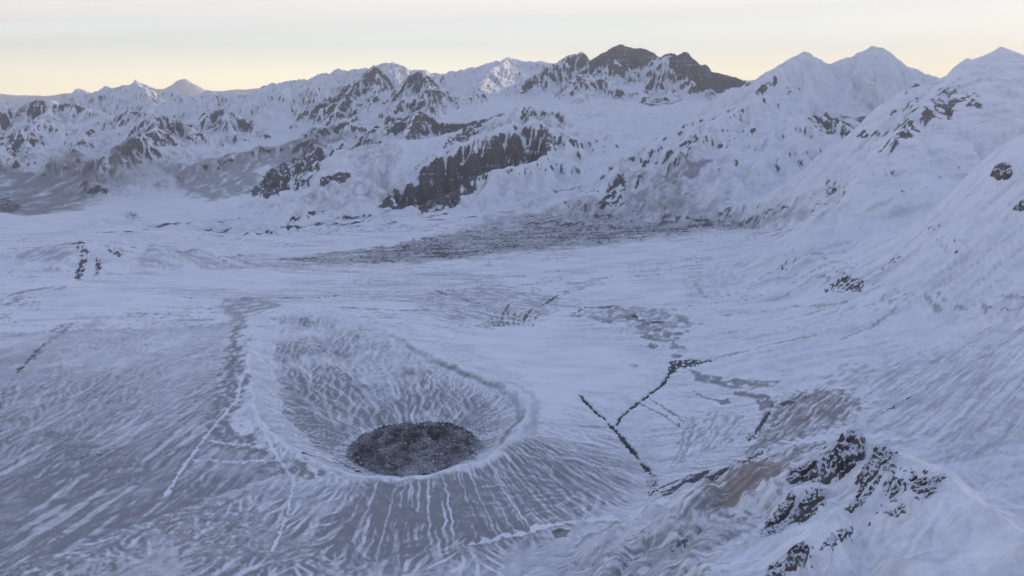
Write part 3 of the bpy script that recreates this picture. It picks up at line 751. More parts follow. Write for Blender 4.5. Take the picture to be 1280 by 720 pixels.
# --- brown slope on the right
patch([(965, 505), (1000, 488), (1025, 482), (1060, 490), (1080, 505), (1060, 525), (1010, 545), (960, 560), (920, 580), (930, 560), (955, 535)], 'ash', 0.9, fea=55, nz=12, an=9, con=1.0, bias=0.24, along=[(935, 565), (1020, 495)])
patch([(955, 530), (1000, 500), (1040, 500), (1030, 525), (980, 545), (930, 570)], 'brown', 1.0, fea=90, nz=60, con=0.6, bias=0.5)
patch([(975, 505), (1005, 490), (1022, 484), (1010, 500), (985, 520)], 'rock', 0.6, fea=15, nz=26, an=4, con=0.4, bias=0.0, along=[(960, 530), (1020, 485)])
patch([(1020, 470), (1130, 440), (1220, 425), (1280, 440), (1300, 500), (1280, 560), (1180, 560), (1080, 545), (1040, 530), (1080, 500)], 'ash', 0.62, fea=120, nz=17, an=9, con=1.3, bias=0.02, along=[(1080, 520), (1200, 440)])
line([(1096, 519), (1115, 508), (1140, 494), (1160, 485)], 'rock', 0.6, 5, rag=1.2, nz=20, gap=0.2)
patch([(980, 560), (1060, 548), (1060, 556), (1010, 575), (950, 600), (900, 640), (850, 665), (840, 650), (900, 600)], 'ash', 0.9, fea=30, nz=10, an=10, con=0.9, bias=0.14, along=[(850, 650), (1000, 570)])
patch([(880, 620), (940, 590), (1000, 582), (990, 600), (930, 630), (890, 655), (870, 650)], 'ash', 1.0, fea=26, nz=11, an=9, con=0.9, bias=0.36, along=[(880, 650), (990, 590)])
patch([(870, 622), (940, 585), (1010, 575), (990, 606), (930, 636), (880, 664)], 'brown', 1.0, fea=40, nz=60, con=0.5, bias=0.4)
patch([(700, 700), (800, 665), (900, 640), (980, 620), (960, 660), (880, 720), (860, 800), (680, 800)], 'ash', 0.85, fea=60, nz=9, an=10, con=0.9, bias=0.06, along=[(740, 700), (930, 640)])
patch([(790, 680), (860, 665), (870, 690), (800, 720)], 'rock', 0.6, fea=30, nz=10, con=0.4, bias=-0.14, fn='speck', relief=1.5)
patch([(1080, 530), (1280, 515), (1300, 575), (1160, 560)], 'ash', 0.5, fea=50, nz=24, an=9, con=0.8, bias=-0.08, along=[(1100, 540), (1270, 545)])
line([(1060, 378), (1040, 388), (1000, 400)], 'ash', 0.4, 14, rag=1.0, nz=40)
line([(1225, 386), (1250, 386), (1285, 383)], 'rock', 0.5, 7, rag=1.0, nz=24)
for q in [[(1155, 372), (1168, 382), (1175, 392)], [(1170, 370), (1182, 380)], [(1195, 385), (1212, 390)], [(1227, 378), (1232, 392)], [(1245, 372), (1290, 368)], [(1120, 388), (1090, 410), (1050, 425)],
          [(880, 405), (850, 402), (820, 410)], [(900, 395), (990, 380), (1060, 378)], [(890, 448), (960, 432), (1020, 420)]]:
    line(q, 'ash', 0.55, 8, rag=1.1, nz=24)
line([(868, 350), (876, 365), (882, 373)], 'ash', 0.6, 12, rag=0.9, nz=20)
patch([(850, 340), (900, 335), (935, 345), (900, 372), (860, 375)], 'ash', 0.4, fea=40, nz=26, an=3, con=0.7, along=[(870, 370), (900, 335)])
# --- rock on right mountain slopes
patch([(1025, 364), (1050, 345), (1060, 338), (1082, 350), (1074, 366)], 'rock', 0.9, fea=14, nz=16, con=0.4, bias=0.0, relief=5)
patch([(975, 335), (985, 322), (1000, 318), (996, 330), (980, 340)], 'rock', 0.7, fea=10, nz=14, con=0.5, bias=-0.05, relief=3)
patch([(1098, 334), (1115, 320), (1130, 317), (1120, 328), (1104, 338)], 'rock', 0.7, fea=12, nz=14, con=0.5, bias=-0.05, relief=3)
patch([(1140, 300), (1190, 298), (1220, 305), (1190, 318), (1150, 316)], 'rock', 0.7, fea=30, nz=22, con=0.5, bias=-0.18, relief=3)
patch([(1150, 285), (1172, 276), (1178, 272), (1170, 290), (1158, 292)], 'rock', 0.7, fea=20, nz=20, con=0.5, bias=-0.1)
patch([(1028, 228), (1040, 224), (1050, 236), (1040, 240), (1030, 235)], 'rock', 0.9, fea=20, nz=24, con=0.4, bias=-0.05, relief=4)
patch([(1098, 222), (1112, 212), (1120, 216), (1108, 226)], 'rock', 0.6, fea=15, nz=24, con=0.5, bias=-0.05)
patch([(1170, 205), (1190, 195), (1190, 225), (1170, 225)], 'rock', 0.5, fea=20, nz=26, con=0.5, bias=-0.15)
patch([(1184, 172), (1205, 164), (1212, 172), (1190, 178)], 'rock', 0.5, fea=15, nz=24, con=0.5, bias=-0.1)
patch([(1070, 232), (1160, 210), (1220, 205), (1240, 235), (1160, 240), (1090, 250)], 'rock', 0.5, fea=50, nz=30, con=0.5, bias=-0.26)
patch([(1098, 190), (1125, 160), (1148, 145), (1160, 130), (1175, 110), (1200, 108), (1225, 120), (1225, 138), (1195, 140), (1160, 158), (1135, 172), (1112, 192)], 'rock', 0.95, fea=40, nz=48, con=0.5, bias=-0.02, fn='rag', relief=3)
patch([(1068, 170), (1078, 164), (1098, 166), (1130, 148), (1150, 130), (1130, 160), (1100, 172), (1072, 174)], 'rock', 0.95, fea=25, nz=40, con=0.4, bias=0.0, fn='rag')
patch([(1115, 140), (1150, 122), (1160, 125), (1130, 142), (1110, 146)], 'rock', 0.7, fea=20, nz=34, con=0.4, bias=-0.05, fn='rag')
patch([(996, 142), (1015, 140), (1050, 138), (1085, 145), (1085, 152), (1050, 156), (1025, 158), (1010, 150)], 'rock', 0.9, fea=25, nz=48, con=0.4, bias=0.0, fn='rag')
patch([(982, 106), (998, 98), (1002, 100), (996, 110), (985, 112)], 'rock', 0.8, fea=25, nz=50, con=0.4, bias=0.0)
patch([(942, 112), (950, 105), (970, 92), (972, 95), (958, 108), (944, 116)], 'rock', 0.95, fea=20, nz=50, con=0.4, bias=0.1)
patch([(1130, 112), (1140, 100), (1150, 98), (1142, 115), (1132, 118)], 'rock', 0.8, fea=25, nz=50, con=0.4, bias=0.0)
patch([(1060, 95), (1100, 95), (1120, 125), (1085, 130)], 'ash', 0.6, fea=80, nz=60, an=7, con=0.8, bias=0.0, along=[(1080, 98), (1105, 125)])
patch([(858, 172), (880, 160), (890, 152), (880, 168), (862, 178)], 'rock', 0.8, fea=20, nz=40, con=0.4, bias=0.0)
patch([(836, 196), (848, 184), (860, 175), (866, 185), (850, 200)], 'rock', 0.6, fea=30, nz=40, con=0.4, bias=0.0)
patch([(815, 215), (850, 190), (890, 190), (870, 215), (830, 232)], 'ash', 0.9, fea=60, nz=50, an=3, con=0.6, bias=0.2, along=[(820, 230), (870, 190)])
for q in [[(1035, 575), (1068, 558), (1080, 575), (1066, 598), (1035, 612), (990, 622), (985, 608), (1005, 590)], [(1085, 575), (1118, 578), (1116, 600), (1090, 622), (1066, 650), (1055, 648), (1075, 610)],
          [(1120, 590), (1182, 605), (1170, 632), (1140, 640), (1100, 640), (1105, 610)], [(950, 680), (975, 640), (1000, 625), (1040, 625), (1025, 655), (985, 660), (960, 685)],
          [(1010, 695), (1060, 668), (1105, 645), (1140, 640), (1100, 660), (1050, 690), (1015, 715), (960, 730), (975, 700)]]:
    patch(q, 'rock', 0.95, fea=14, nz=9, con=0.45, bias=-0.20, relief=2.0)
# --- dark cliff faces of the middle distance
patch([(472, 254), (495, 232), (534, 207), (560, 197), (600, 194), (606, 210), (596, 232), (575, 248), (520, 258)], 'rock', 0.80, fea=30, nz=60, con=0.4, bias=0.26)
patch([(600, 194), (625, 185), (660, 169), (690, 168), (698, 178), (680, 190), (640, 202), (612, 218), (600, 230)], 'rock', 0.95, fea=30, nz=34, con=0.4, bias=0.04)
patch([(312, 240), (326, 218), (345, 203), (358, 200), (364, 214), (362, 232), (345, 243), (325, 244)], 'rock', 0.80, fea=25, nz=50, con=0.4, bias=0.24)
patch([(360, 200), (378, 186), (396, 178), (404, 190), (398, 210), (388, 226), (366, 234)], 'rock', 0.95, fea=30, nz=40, con=0.4, bias=0.05)
patch([(398, 222), (412, 213), (436, 210), (438, 216), (420, 224), (402, 227)], 'rock', 1.0, fea=20, nz=40, con=0.4, bias=0.25)
patch([(552, 180), (575, 164), (590, 150), (612, 150), (600, 164), (580, 174), (562, 182)], 'rock', 1.0, fea=25, nz=40, con=0.4, bias=0.12)
patch([(428, 138), (436, 118), (446, 104), (456, 96), (470, 92), (462, 108), (444, 122), (434, 134)], 'rock', 0.9, fea=25, nz=50, con=0.4, bias=0.05)
# --- black summit: bare rock face
patch([(738, 78), (745, 66), (779, 54), (806, 62), (830, 70), (830, 76), (808, 74), (795, 80), (780, 82), (762, 78), (748, 80)], 'rock', 1.0, fea=60, nz=120, con=0.2, bias=0.5)
patch([(826, 74), (850, 60), (880, 80), (925, 98), (938, 104), (915, 108), (880, 106), (858, 100), (850, 92), (838, 96), (848, 84)], 'rock', 1.0, fea=50, nz=90, con=0.35, bias=0.38)
patch([(714, 104), (722, 92), (740, 82), (752, 82), (750, 92), (735, 98), (720, 106)], 'rock', 0.8, fea=30, nz=50, con=0.6, bias=0.05)
patch([(664, 100), (690, 80), (728, 64), (736, 76), (730, 76), (722, 70), (700, 84), (680, 96), (660, 110), (650, 106)], 'rock', 0.8, fea=20, nz=50, con=0.6, bias=0.0)
patch([(676, 106), (684, 98), (690, 100), (684, 108)], 'rock', 0.9, fea=20, nz=50, con=0.4, bias=0.1)
patch([(798, 128), (820, 122), (838, 120), (856, 124), (840, 130), (815, 132)], 'rock', 0.9, fea=25, nz=60, con=0.4, bias=0.02, fn='rag')
patch([(724, 140), (735, 132), (750, 136), (760, 145), (745, 148), (730, 146)], 'rock', 0.5, fea=40, nz=50, con=0.5, bias=-0.05)
patch([(600, 112), (618, 104), (622, 112), (612, 117), (602, 116)], 'rock', 0.6, fea=30, nz=70, con=0.4, bias=-0.05)
patch([(590, 98), (600, 94), (610, 96), (604, 104)], 'rock', 0.6, fea=30, nz=70, con=0.4, bias=-0.1)
patch([(618, 95), (628, 90), (634, 96), (624, 100)], 'rock', 0.6, fea=30, nz=70, con=0.4, bias=-0.1)
patch([(752, 242), (765, 222), (778, 205), (783, 215), (780, 235), (762, 252), (742, 257)], 'rock', 0.9, fea=30, nz=40, an=4, con=0.4, bias=0.1, along=[(745, 255), (782, 235)])
line([(682, 232), (720, 231), (750, 236)], 'rock', 0.6, 12, rag=1.0, nz=40)
line([(690, 138), (702, 152), (712, 168)], 'rock', 0.6, 18, rag=1.1, nz=40, gap=0.2)
patch([(650, 138), (656, 132), (664, 132), (668, 142), (658, 146)], 'rock', 0.8, fea=20, nz=40, con=0.4, bias=0.0)
# small bare pool and stain on the outer flank
patch([(488, 640), (500, 632), (516, 634), (532, 640), (538, 652), (520, 656), (500, 650), (492, 648)], 'ash', 1.0, fea=8, nz=22, con=0.4, bias=0.3)
patch([(480, 635), (540, 635), (540, 680), (500, 700), (480, 690)], 'ash', 0.6, fea=20, nz=14, an=4, con=0.8, bias=0.05, along=[(490, 690), (510, 640)])
patch([(688, 664), (700, 660), (713, 664), (708, 672), (694, 673)], 'ash', 1.0, fea=4, nz=20, con=0.2, bias=0.6)
patch([(688, 664), (700, 660), (713, 664), (708, 672), (694, 673)], 'rock', 0.45, fea=4, nz=20, con=0.2, bias=0.6)
line([(580, 683), (640, 668), (690, 655), (760, 648), (820, 628), (860, 618)], 'snow', 0.9, 14, rag=0.8, nz=30)
# --- outer west flank
patch([(300, 400), (306, 470), (300, 520), (330, 560), (400, 590), (420, 600), (330, 592), (280, 560), (250, 545), (262, 500), (280, 440)], 'ash', 1.0, fea=55, nz=26, con=0.9, bias=0.26)
patch([(275, 370), (340, 372), (360, 384), (310, 395), (296, 420), (288, 400)], 'ash', 0.7, fea=30, nz=60, con=0.4, bias=0.15)
line([(312, 460), (300, 478), (296, 500), (270, 530), (235, 575), (205, 622)], 'snow', 1.0, 5, rag=0.8, nz=14)
line([(262, 551), (300, 556), (330, 560)], 'snow', 1.0, 4, rag=0.8, nz=14)
line([(240, 575), (300, 578), (350, 575)], 'snow', 0.9, 7, rag=0.9, nz=20)
line([(312, 498), (322, 520), (345, 548), (372, 568), (395, 590), (400, 600)], 'snow', 1.0, 6, rag=0.9, nz=14)
line([(318, 520), (340, 560), (368, 600), (360, 640), (340, 690)], 'snow', 0.9, 4, rag=0.9, nz=14)
patch([(290, 520), (310, 520), (318, 540), (300, 545), (286, 532)], 'snow', 0.9, fea=8, nz=20, con=0.4, bias=0.25)
line([(372, 567), (400, 572), (425, 577), (450, 590)], 'rock', 0.8, 7, rag=1.1, nz=14, dig=2)
line([(395, 580), (430, 588), (470, 596)], 'rock', 0.6, 5, rag=1.2, nz=14)
patch([(50, 540), (90, 535), (130, 560), (180, 575), (200, 600), (160, 612), (110, 590), (70, 565)], 'ash', 0.9, fea=25, nz=16, con=0.7, bias=0.12, fn='vein')
patch([(50, 540), (90, 535), (130, 560), (180, 575), (200, 600), (160, 612), (110, 590), (70, 565)], 'rock', 0.5, fea=25, nz=14, con=0.4, bias=-0.12, relief=2)
patch([(170, 625), (250, 610), (330, 640), (330, 700), (240, 720), (200, 680)], 'ash', 0.8, fea=30, nz=26, con=0.5, bias=0.12)
patch([(20, 690), (60, 660), (100, 668), (60, 700), (40, 720)], 'ash', 0.9, fea=20, nz=30, con=0.5, bias=0.2)

DR = drape(ALLPIX)
print("drape", time.time() - T0, len(ALLPIX))

# lava dome footprint, wanted before the cover is laid
DOME_C = drape([(519, 565)])[0]
c0, c1 = drape([(432, 575), (608, 560)])
DOME_R = abs(c1[0] - c0[0]) / 2 * 1.03
print("dome", DOME_C, DOME_R)

# ---- default cover by place
gx = np.gradient(G2(H), axis=1); gr_ = np.gradient(G2(H), axis=0)
dA = (RR[:, None] * np.gradient(AZ)[None, :]); dR = np.gradient(RR)[:, None]
s_a = gx / dA; s_r = gr_ / dR
slope = np.hypot(s_a, s_r).astype(f32).ravel()
del gx, gr_
n1 = fbm(X / 300, Y / 300, 5, 200); n2 = fbm(X / 60, Y / 60, 3, 230); n3 = fbm(X / 70, Y / 70, 5, 231, 0.8)
far = sstep(5200, 8500, RAD)
mount = own > 0
thr = 1.02 - 1.0 * rockb - 0.30 * sstep(900, 1500, H) * far * 0
rk = sstep(-0.28, 0.34, slope - thr + 0.35 * n1 + 0.9 * n3 + 0.55 * np.clip(CONV * 0.55, -0.7, 0.6) - 0.50)
rock = np.maximum(rock, rk * sstep(0.3, 0.5, rough) * (own != GROUPS.index('near_ridge'))).astype(f32)
cl = cliff * sstep(-0.15, 0.25, cliff * 0.55 + 0.25 * n2 + 0.25 * np.sin(H / 9.0 + n1 * 3) - 0.28 + 0.35 * perlin(X / 30, Y / 200, 9))
rock = np.maximum(rock, cl)
# wind-scoured ash, thin everywhere, more on the outer flank at bottom left
wl1 = ridged(X / 90 + n2, Y / 90, 4, 260)
dirx, diry = 0.55, 0.83
u = (X * diry - Y * dirx); v = (X * dirx + Y * diry)
str1 = fbm(u / 26, v / 330, 4, 270)
str2 = fbm(X / 420 + 0.4 * n1, Y / 45, 4, 290)
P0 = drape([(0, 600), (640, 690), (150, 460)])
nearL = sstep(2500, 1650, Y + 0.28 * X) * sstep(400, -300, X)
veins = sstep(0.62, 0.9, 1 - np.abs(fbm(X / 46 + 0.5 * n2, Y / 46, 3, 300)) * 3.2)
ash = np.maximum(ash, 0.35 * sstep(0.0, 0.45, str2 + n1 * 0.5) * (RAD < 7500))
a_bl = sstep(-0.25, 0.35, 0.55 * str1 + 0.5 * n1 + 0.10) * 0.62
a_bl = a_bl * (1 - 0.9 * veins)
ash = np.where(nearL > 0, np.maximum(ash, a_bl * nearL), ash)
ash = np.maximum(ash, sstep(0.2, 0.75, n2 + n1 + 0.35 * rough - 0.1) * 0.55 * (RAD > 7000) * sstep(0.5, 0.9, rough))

# ---- crater cover: radial gullies
ci, ct, cd, cin = crater
t1 = perlin(ct / 17, cd / 420, 400) + 0.7 * perlin(ct / 8.3, cd / 260, 401) + 0.3 * n2[ci]
t2 = perlin(ct / 26, cd / 300, 402) + 0.7 * perlin(ct / 11, cd / 180, 403) + 0.5 * n2[ci]
Ltot = sum(math.hypot(*(b - a)[:2]) for a, b in zip(RIM, RIM[1:] + RIM[:1]))
cum = [0]
for a, b in zip(RIM, RIM[1:] + RIM[:1]):
    cum.append(cum[-1] + math.hypot(*(b - a)[:2]))
# inner streaks run down to the dome, western outer streaks fan from the north
_rx, _ry = X[ci] - f32(DOME_C[0]), Y[ci] - f32(DOME_C[1] - 20)
th = np.arctan2(_ry, _rx); rd = np.hypot(_rx, _ry)
thw = th + 0.10 * n1[ci] + 0.025 * n2[ci]
t2 = perlin(thw * 22, rd / 260, 402) * 0.8 + 0.8 * perlin(thw * 58, rd / 200, 403) + 0.45 * perlin(thw * 120, rd / 120, 405) * sstep(250, 500, rd) + 0.3 * n2[ci]
thS = np.arctan2(X[ci] + 300, 3050 - Y[ci]); rS = np.hypot(X[ci] + 300, 3050 - Y[ci])
thS = thS + 0.010 * n2[ci]
t1 = perlin(thS * 950 / 16, rS / 420, 400) * 0.9 + 0.8 * perlin(thS * 950 / 8, rS / 260, 401) + 0.3 * perlin(thS * 950 / 40, rS / 90, 406) + 0.5 * n2[ci]
# inside: snow wall in the west, streaks on the far wall, calm snow on the floor
w_in = cin & (ct > cum[0])
westwall = ((ct < cum[2]) | (ct > cum[17])) & (cd < 95)
stin = sstep(-0.15, 0.45, t2) * sstep(20, 70, cd) * (1 - 0.5 * sstep(560, 760, cd))
stin = np.where(westwall, stin * 0.1, stin)
eastin = (ct > cum[8]) & (ct < cum[13])
ringn = perlin(cd / 16 + n2[ci] * 0.6, ct / 260, 404)
stin = np.where(eastin, sstep(0.0, 0.5, ringn + 0.4 * n1[ci]) * 0.8, stin)
ash_c = ash[ci]
ash_c = np.where(cin, np.clip(stin * 0.35 + sstep(-0.25, 0.3, n1[ci] + 0.12) * sstep(60, 140, cd) * 0.75 * (1 - 0.95 * westwall) * (rd > 230), 0, 1), ash_c)
# rim band, brown-grey on the north-east lip
lip = (ct > cum[5]) & (ct < cum[11])
ash_c = np.where(lip, np.maximum(ash_c, (0.75 + 0.8 * n1[ci]) * (1 - sstep(3, 20, np.abs(cd - 16 + 22 * n2[ci] + 12 * n1[ci]))) * cin * sstep(cum[5], cum[7], ct)), ash_c)
ash_c = np.where(lip & ~cin, np.minimum(ash_c, 0.25 + 0 * cd), ash_c)
# outside south: fine white gullies on grey ash
south = (~cin) & (ct > cum[11] + 20) & (ct < cum[17])
sf = sstep(10, 42, cd + 16 * n2[ci]) * (1 - sstep(330, 480, cd + 60 * n1[ci])) * sstep(cum[11] + 20, cum[12] + 60, ct) * (1 - sstep(cum[15], cum[16] + 60, ct))
so = sstep(-0.62, -0.05, t1)
ash_c = np.where(south, ash_c * (1 - sf) + sf * (0.25 + 0.7 * so), ash_c)
# outside west: long parallel gullies
west = (~cin) & ((ct > cum[17]) | (ct < cum[2]))
ww = sstep(40, 120, cd) * (1 - sstep(900, 1095, cd + 80 * n1[ci]))
fx_, fy_ = X[ci] + 300, 5500 - Y[ci]
tw = np.arctan2(fx_, fy_) * 2900 + 22 * n1[ci]; rw = np.hypot(fx_, fy_)
al_ = lambda lm: sstep(1.6, 3.2, lm / cell[ci])
t3 = perlin(tw / 26, rw / 700, 410) * al_(24) * 0.55 + 0.85 * perlin(tw / 12, rw / 600, 411) * al_(11) + 0.75 * perlin(tw / 7, rw / 420, 413) * al_(8) + 0.45 * perlin(tw / 90, rw / 300, 412) + 0.4 * n2[ci]
wv = sstep(-0.6, 0.6, t3 + 0.5 * n1[ci])
ash_c = np.where(west, ash_c * (1 - ww) + ww * (0.15 + 0.6 * wv), ash_c)
ash[ci] = ash_c
# real relief of those gullies
dz = np.where(cin, t2 * 2.2 * sstep(30, 100, cd), np.where(south, -so * 2.6 * sf, np.where(west, -wv * 2.4 * ww, 0)))
H[ci] += dz.astype(f32)
print("crater", time.time() - T0)

ch_ = sstep(0.86, 0.98, 1 - np.abs(fbm(X / 420 + 0.5 * n1, Y / 110, 4, 610)) * 3.0) * sstep(3300, 3800, RAD) * sstep(7600, 6600, RAD) * sstep(-0.25, 0.15, fbm(X / 900, Y / 500, 2, 620))
ash = np.maximum(ash, 0.75 * ch_ * (H < 260))
# gullies hold snow while the ground between them is blown bare
nearw = sstep(4200, 3600, RAD) * sstep(2050, 1800, np.abs(X - 150))
D = 0.24 + 0.26 * n1 + 0.14 * sstep(700, -900, X) * sstep(3300, 2300, Y)  # bare-ash density, raised in the foreground to paint in its deeper shade too
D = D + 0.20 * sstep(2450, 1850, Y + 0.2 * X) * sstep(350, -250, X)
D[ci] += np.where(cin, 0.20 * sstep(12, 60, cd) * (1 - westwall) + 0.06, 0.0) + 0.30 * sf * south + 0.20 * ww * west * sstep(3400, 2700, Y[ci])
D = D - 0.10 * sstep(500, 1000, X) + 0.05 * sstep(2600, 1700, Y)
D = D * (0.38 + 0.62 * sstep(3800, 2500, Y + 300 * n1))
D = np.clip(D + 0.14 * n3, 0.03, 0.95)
gul_ = sstep(0.06, 0.42, FLOW + 0.30 * n3 + 0.22 * n1)
rib_ = sstep(0.10, -0.35, FLOW)
gw = np.full_like(H, 0.60); gw[ci] = np.where(west, 0.60 - 0.45 * ww, np.where(cin, 0.25, np.where(south, 0.60 - 0.35 * sf, 0.60)))
gw *= 1 - 0.5 * sstep(500, 1000, X)
# long straight snow threads lying in the fall line
thr_w = sstep(-0.02, 0.40, t3) * ww * west
t4 = perlin(thw * 70, rd / 340, 421) * 0.9 + 0.7 * perlin(thw * 34, rd / 300, 422) + 0.25 * n2[ci]
thr_i = sstep(0.12, 0.55, t4) * cin * sstep(15, 50, cd) * sstep(80, 200, rd)
t5 = perlin(thS * 950 / 9, rS / 420, 425) * 0.9 + 0.6 * perlin(thS * 950 / 17, rS / 300, 426) + 0.3 * n2[ci]
thr_s = sstep(0.10, 0.42, t5) * south * sf
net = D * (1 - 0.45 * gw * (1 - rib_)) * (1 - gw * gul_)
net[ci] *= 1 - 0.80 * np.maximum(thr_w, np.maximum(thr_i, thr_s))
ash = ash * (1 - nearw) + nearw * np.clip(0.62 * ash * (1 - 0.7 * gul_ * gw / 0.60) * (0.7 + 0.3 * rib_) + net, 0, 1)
# raised lip: windblown snow on the western crest, bare dark band along the eastern one
lipw = np.exp(-(cd / 7.0) ** 2)
H[ci] += (3.2 * lipw * (0.7 + 0.6 * n1[ci])).astype(f32)
wl_ = (ct < cum[3]) | (ct > cum[14])
ash[ci] *= 1 - 0.85 * np.exp(-((cd + 6 * n2[ci]) / 8.0) ** 2) * np.where(wl_, 1.0, 0.75)
band = np.exp(-((cd - 26 + 16 * n2[ci] + 12 * n1[ci]) / 13.0) ** 2) * sstep(cum[6], cum[8], ct) * (1 - sstep(cum[12], cum[13], ct))
ash[ci] = np.maximum(ash[ci], np.where(cin, band * (0.72 + 0.5 * n1[ci]), 0))
band2 = np.exp(-((cd - 30 + 18 * n2[ci]) / 20.0) ** 2) * sstep(cum[8], cum[10], ct) * (1 - sstep(cum[11], cum[13], ct)) * (~cin)
ash[ci] = np.maximum(ash[ci], band2 * 0.5)
NEARG = (gul_, rib_, nearw)
CH = {'rock': rock, 'ash': ash, 'brown': brown}
snowover = np.zeros_like(H)
for ft in FEAT:
    Q = DR[ft['i0']:ft['i0'] + ft['n']]
    al = None
    if ft['kind'] == 'patch' and ft['al']:
        al = Q[-2:]; Q = Q[:-2]
    pad = (ft['fea'] * 2 if ft['kind'] == 'patch' else ft['w'] * 6 + 30)
    lo = Q[:, :2].min(0) - pad; hi = Q[:, :2].max(0) + pad
    idx = np.nonzero((X > lo[0]) & (X < hi[0]) & (Y > lo[1]) & (Y < hi[1]))[0]
    if len(idx) == 0:
        continue
    xx, yy = X[idx], Y[idx]
    nz = ft.get('nz', 30)
    sd = (ft['i0'] * 13) % 97
    wob = fbm(xx / (nz * 2), yy / (nz * 2), 3, sd)
    if ft['kind'] == 'patch':
        d, t, _ = seg_dist(xx, yy, Q, True)
        ins = point_in_poly(xx, yy, Q)
        sdist = np.where(ins, d, -d) + wob * ft['fea'] * 1.3
        m = sstep(-ft['fea'] * 0.6, ft['fea'] * 0.6, sdist)
        if al is not None:
            e = al[1] - al[0]; e = e[:2] / math.hypot(*e[:2])
            uu = (xx * e[0] + yy * e[1]) / (nz * ft['an']); vv = (-xx * e[1] + yy * e[0]) / nz
            vv = vv + wob * 0.5
        else:
            uu, vv = xx / nz, yy / nz
        if ft['fn'] == 'fbm':
            n = fbm(uu, vv, 4, sd + 9, 0.6)
        elif ft['fn'] == 'speck':
            n = 0.7 * fbm(uu, vv, 4, sd + 9, 0.75) + 0.35 * fbm(xx / 220, yy / 80, 2, sd + 4)
        elif ft['fn'] == 'rag':
            n = 0.6 * ridged(uu / 1.5, vv / 1.5, 4, sd + 9, 0.65) - 0.25 + 0.4 * fbm(uu / 2, vv / 2, 2, sd)
        else:
            n = 0.8 * (0.55 - ridged(uu / 1.6, vv / 1.6, 5, sd + 9, 0.6)) + 0.7 * wob
        val = sstep(-ft['con'] * 0.5, ft['con'] * 0.5, n + ft['bias']) * m * ft['amt']
        if ft['relief']:
            H[idx] += (val * (0.4 + n)).astype(f32) * ft['relief']
    else:
        ws = ft['w']
        jx = xx + fbm(xx / nz, yy / nz, 3, sd) * ws * 2.2 * ft['rag']; jy = yy + fbm(xx / nz, yy / nz, 3, sd + 7) * ws * 2.2 * ft['rag']
        d, t, L = seg_dist(jx, jy, Q)
        wv_ = ws * np.clip(0.7 + 0.75 * perlin(t / (nz * 2.2), t * 0, sd + 3) + 0.5 * perlin(t / (nz * 0.7), t * 0 + 9, sd + 4), 0.12, 2) * np.clip(np.minimum(t, L - t) / (ws * 4) + 0.35, 0, 1)
        if ft['gap']:
            wv_ = wv_ * sstep(-0.35, 0.0, perlin(t / (nz * 3), t * 0 + 5, sd) + 0.3 - ft['gap'])
        cellw = cell[idx] * 0.5
        val = (1 - sstep(wv_ * 0.5, wv_ * 1.1 + cellw, d)) * ft['amt'] * np.clip(wv_ / (0.3 * ws), 0, 1)
        if ft['dig']:
            H[idx] -= (val * ft['dig']).astype(f32)
    if ft['ch'] == 'snow':
        for A in (ash, rock):
            A[idx] *= (1 - val)
    else:
        A = CH[ft['ch']]
        A[idx] = np.maximum(A[idx], val.astype(f32))
print("features", time.time() - T0)

rock = np.where(RAD > 5000, np.minimum(rock, 0.80), rock)
# keep ash off rock-free smooth basins: calm snow flat east of the crater
for poly, amt, fe in [([(590, 425), (620, 412), (690, 405), (760, 430), (790, 455), (770, 480), (720, 488), (690, 520), (660, 470)], 0.95, 60), ([(240, 345), (330, 335), (380, 350), (330, 362), (220, 358)], 0.9, 50)]:
    Q = drape(poly)
    lo = Q[:, :2].min(0) - 150; hi = Q[:, :2].max(0) + 150
    idx = np.nonzero((X > lo[0]) & (X < hi[0]) & (Y > lo[1]) & (Y < hi[1]))[0]
    d, t, _ = seg_dist(X[idx], Y[idx], Q, True); ins = point_in_poly(X[idx], Y[idx], Q)
    m = sstep(-fe, fe * 0.3, np.where(ins, d, -d) + n2[idx] * 25)
    ash[idx] *= 1 - amt * m

# crisper edges between drifted snow and bare ground
am = ash.reshape(NR, NA)
for _ in range(14):
    am = blur(am)
am = am.ravel()
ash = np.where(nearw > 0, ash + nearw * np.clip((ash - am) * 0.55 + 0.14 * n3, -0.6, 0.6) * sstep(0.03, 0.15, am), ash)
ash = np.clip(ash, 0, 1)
# ------------------------------------------------------------------ normals on the whole grid, so tiles meet without a seam
P3 = np.stack([X, Y, H], -1).reshape(NR, NA, 3)
du = np.gradient(P3, axis=1); dv = np.gradient(P3, axis=0)
NRM = np.cross(du, dv); NRM /= np.linalg.norm(NRM, axis=-1, keepdims=True) + 1e-12
NRM = NRM.reshape(-1, 3).astype(f32)
del du, dv


# ------------------------------------------------------------------ materials
def new_mat(name):
    m = bpy.data.materials.new(name); m.use_nodes = True
    nt = m.node_tree
    for n in list(nt.nodes): nt.nodes.remove(n)
    out = N(nt, 'ShaderNodeOutputMaterial'); b = N(nt, 'ShaderNodeBsdfPrincipled')
    nt.links.new(b.outputs[0], out.inputs[0])
    return m, nt, b


def mixc(nt, fac, a, b):
    m = N(nt, 'ShaderNodeMix', data_type='RGBA')
    for s, v in ((m.inputs[0], fac), (m.inputs[6], a), (m.inputs[7], b)):
        if isinstance(v, (tuple, float, int)): s.default_value = v
        else: nt.links.new(v, s)
    return m.outputs[2]


def mth(nt, op, a, b=None, c=None):
    m = N(nt, 'ShaderNodeMath', operation=op)
    for i, v in enumerate((a, b, c)):
        if v is None: continue
        if isinstance(v, (float, int)): m.inputs[i].default_value = v
        else: nt.links.new(v, m.inputs[i])
    return m.outputs[0]


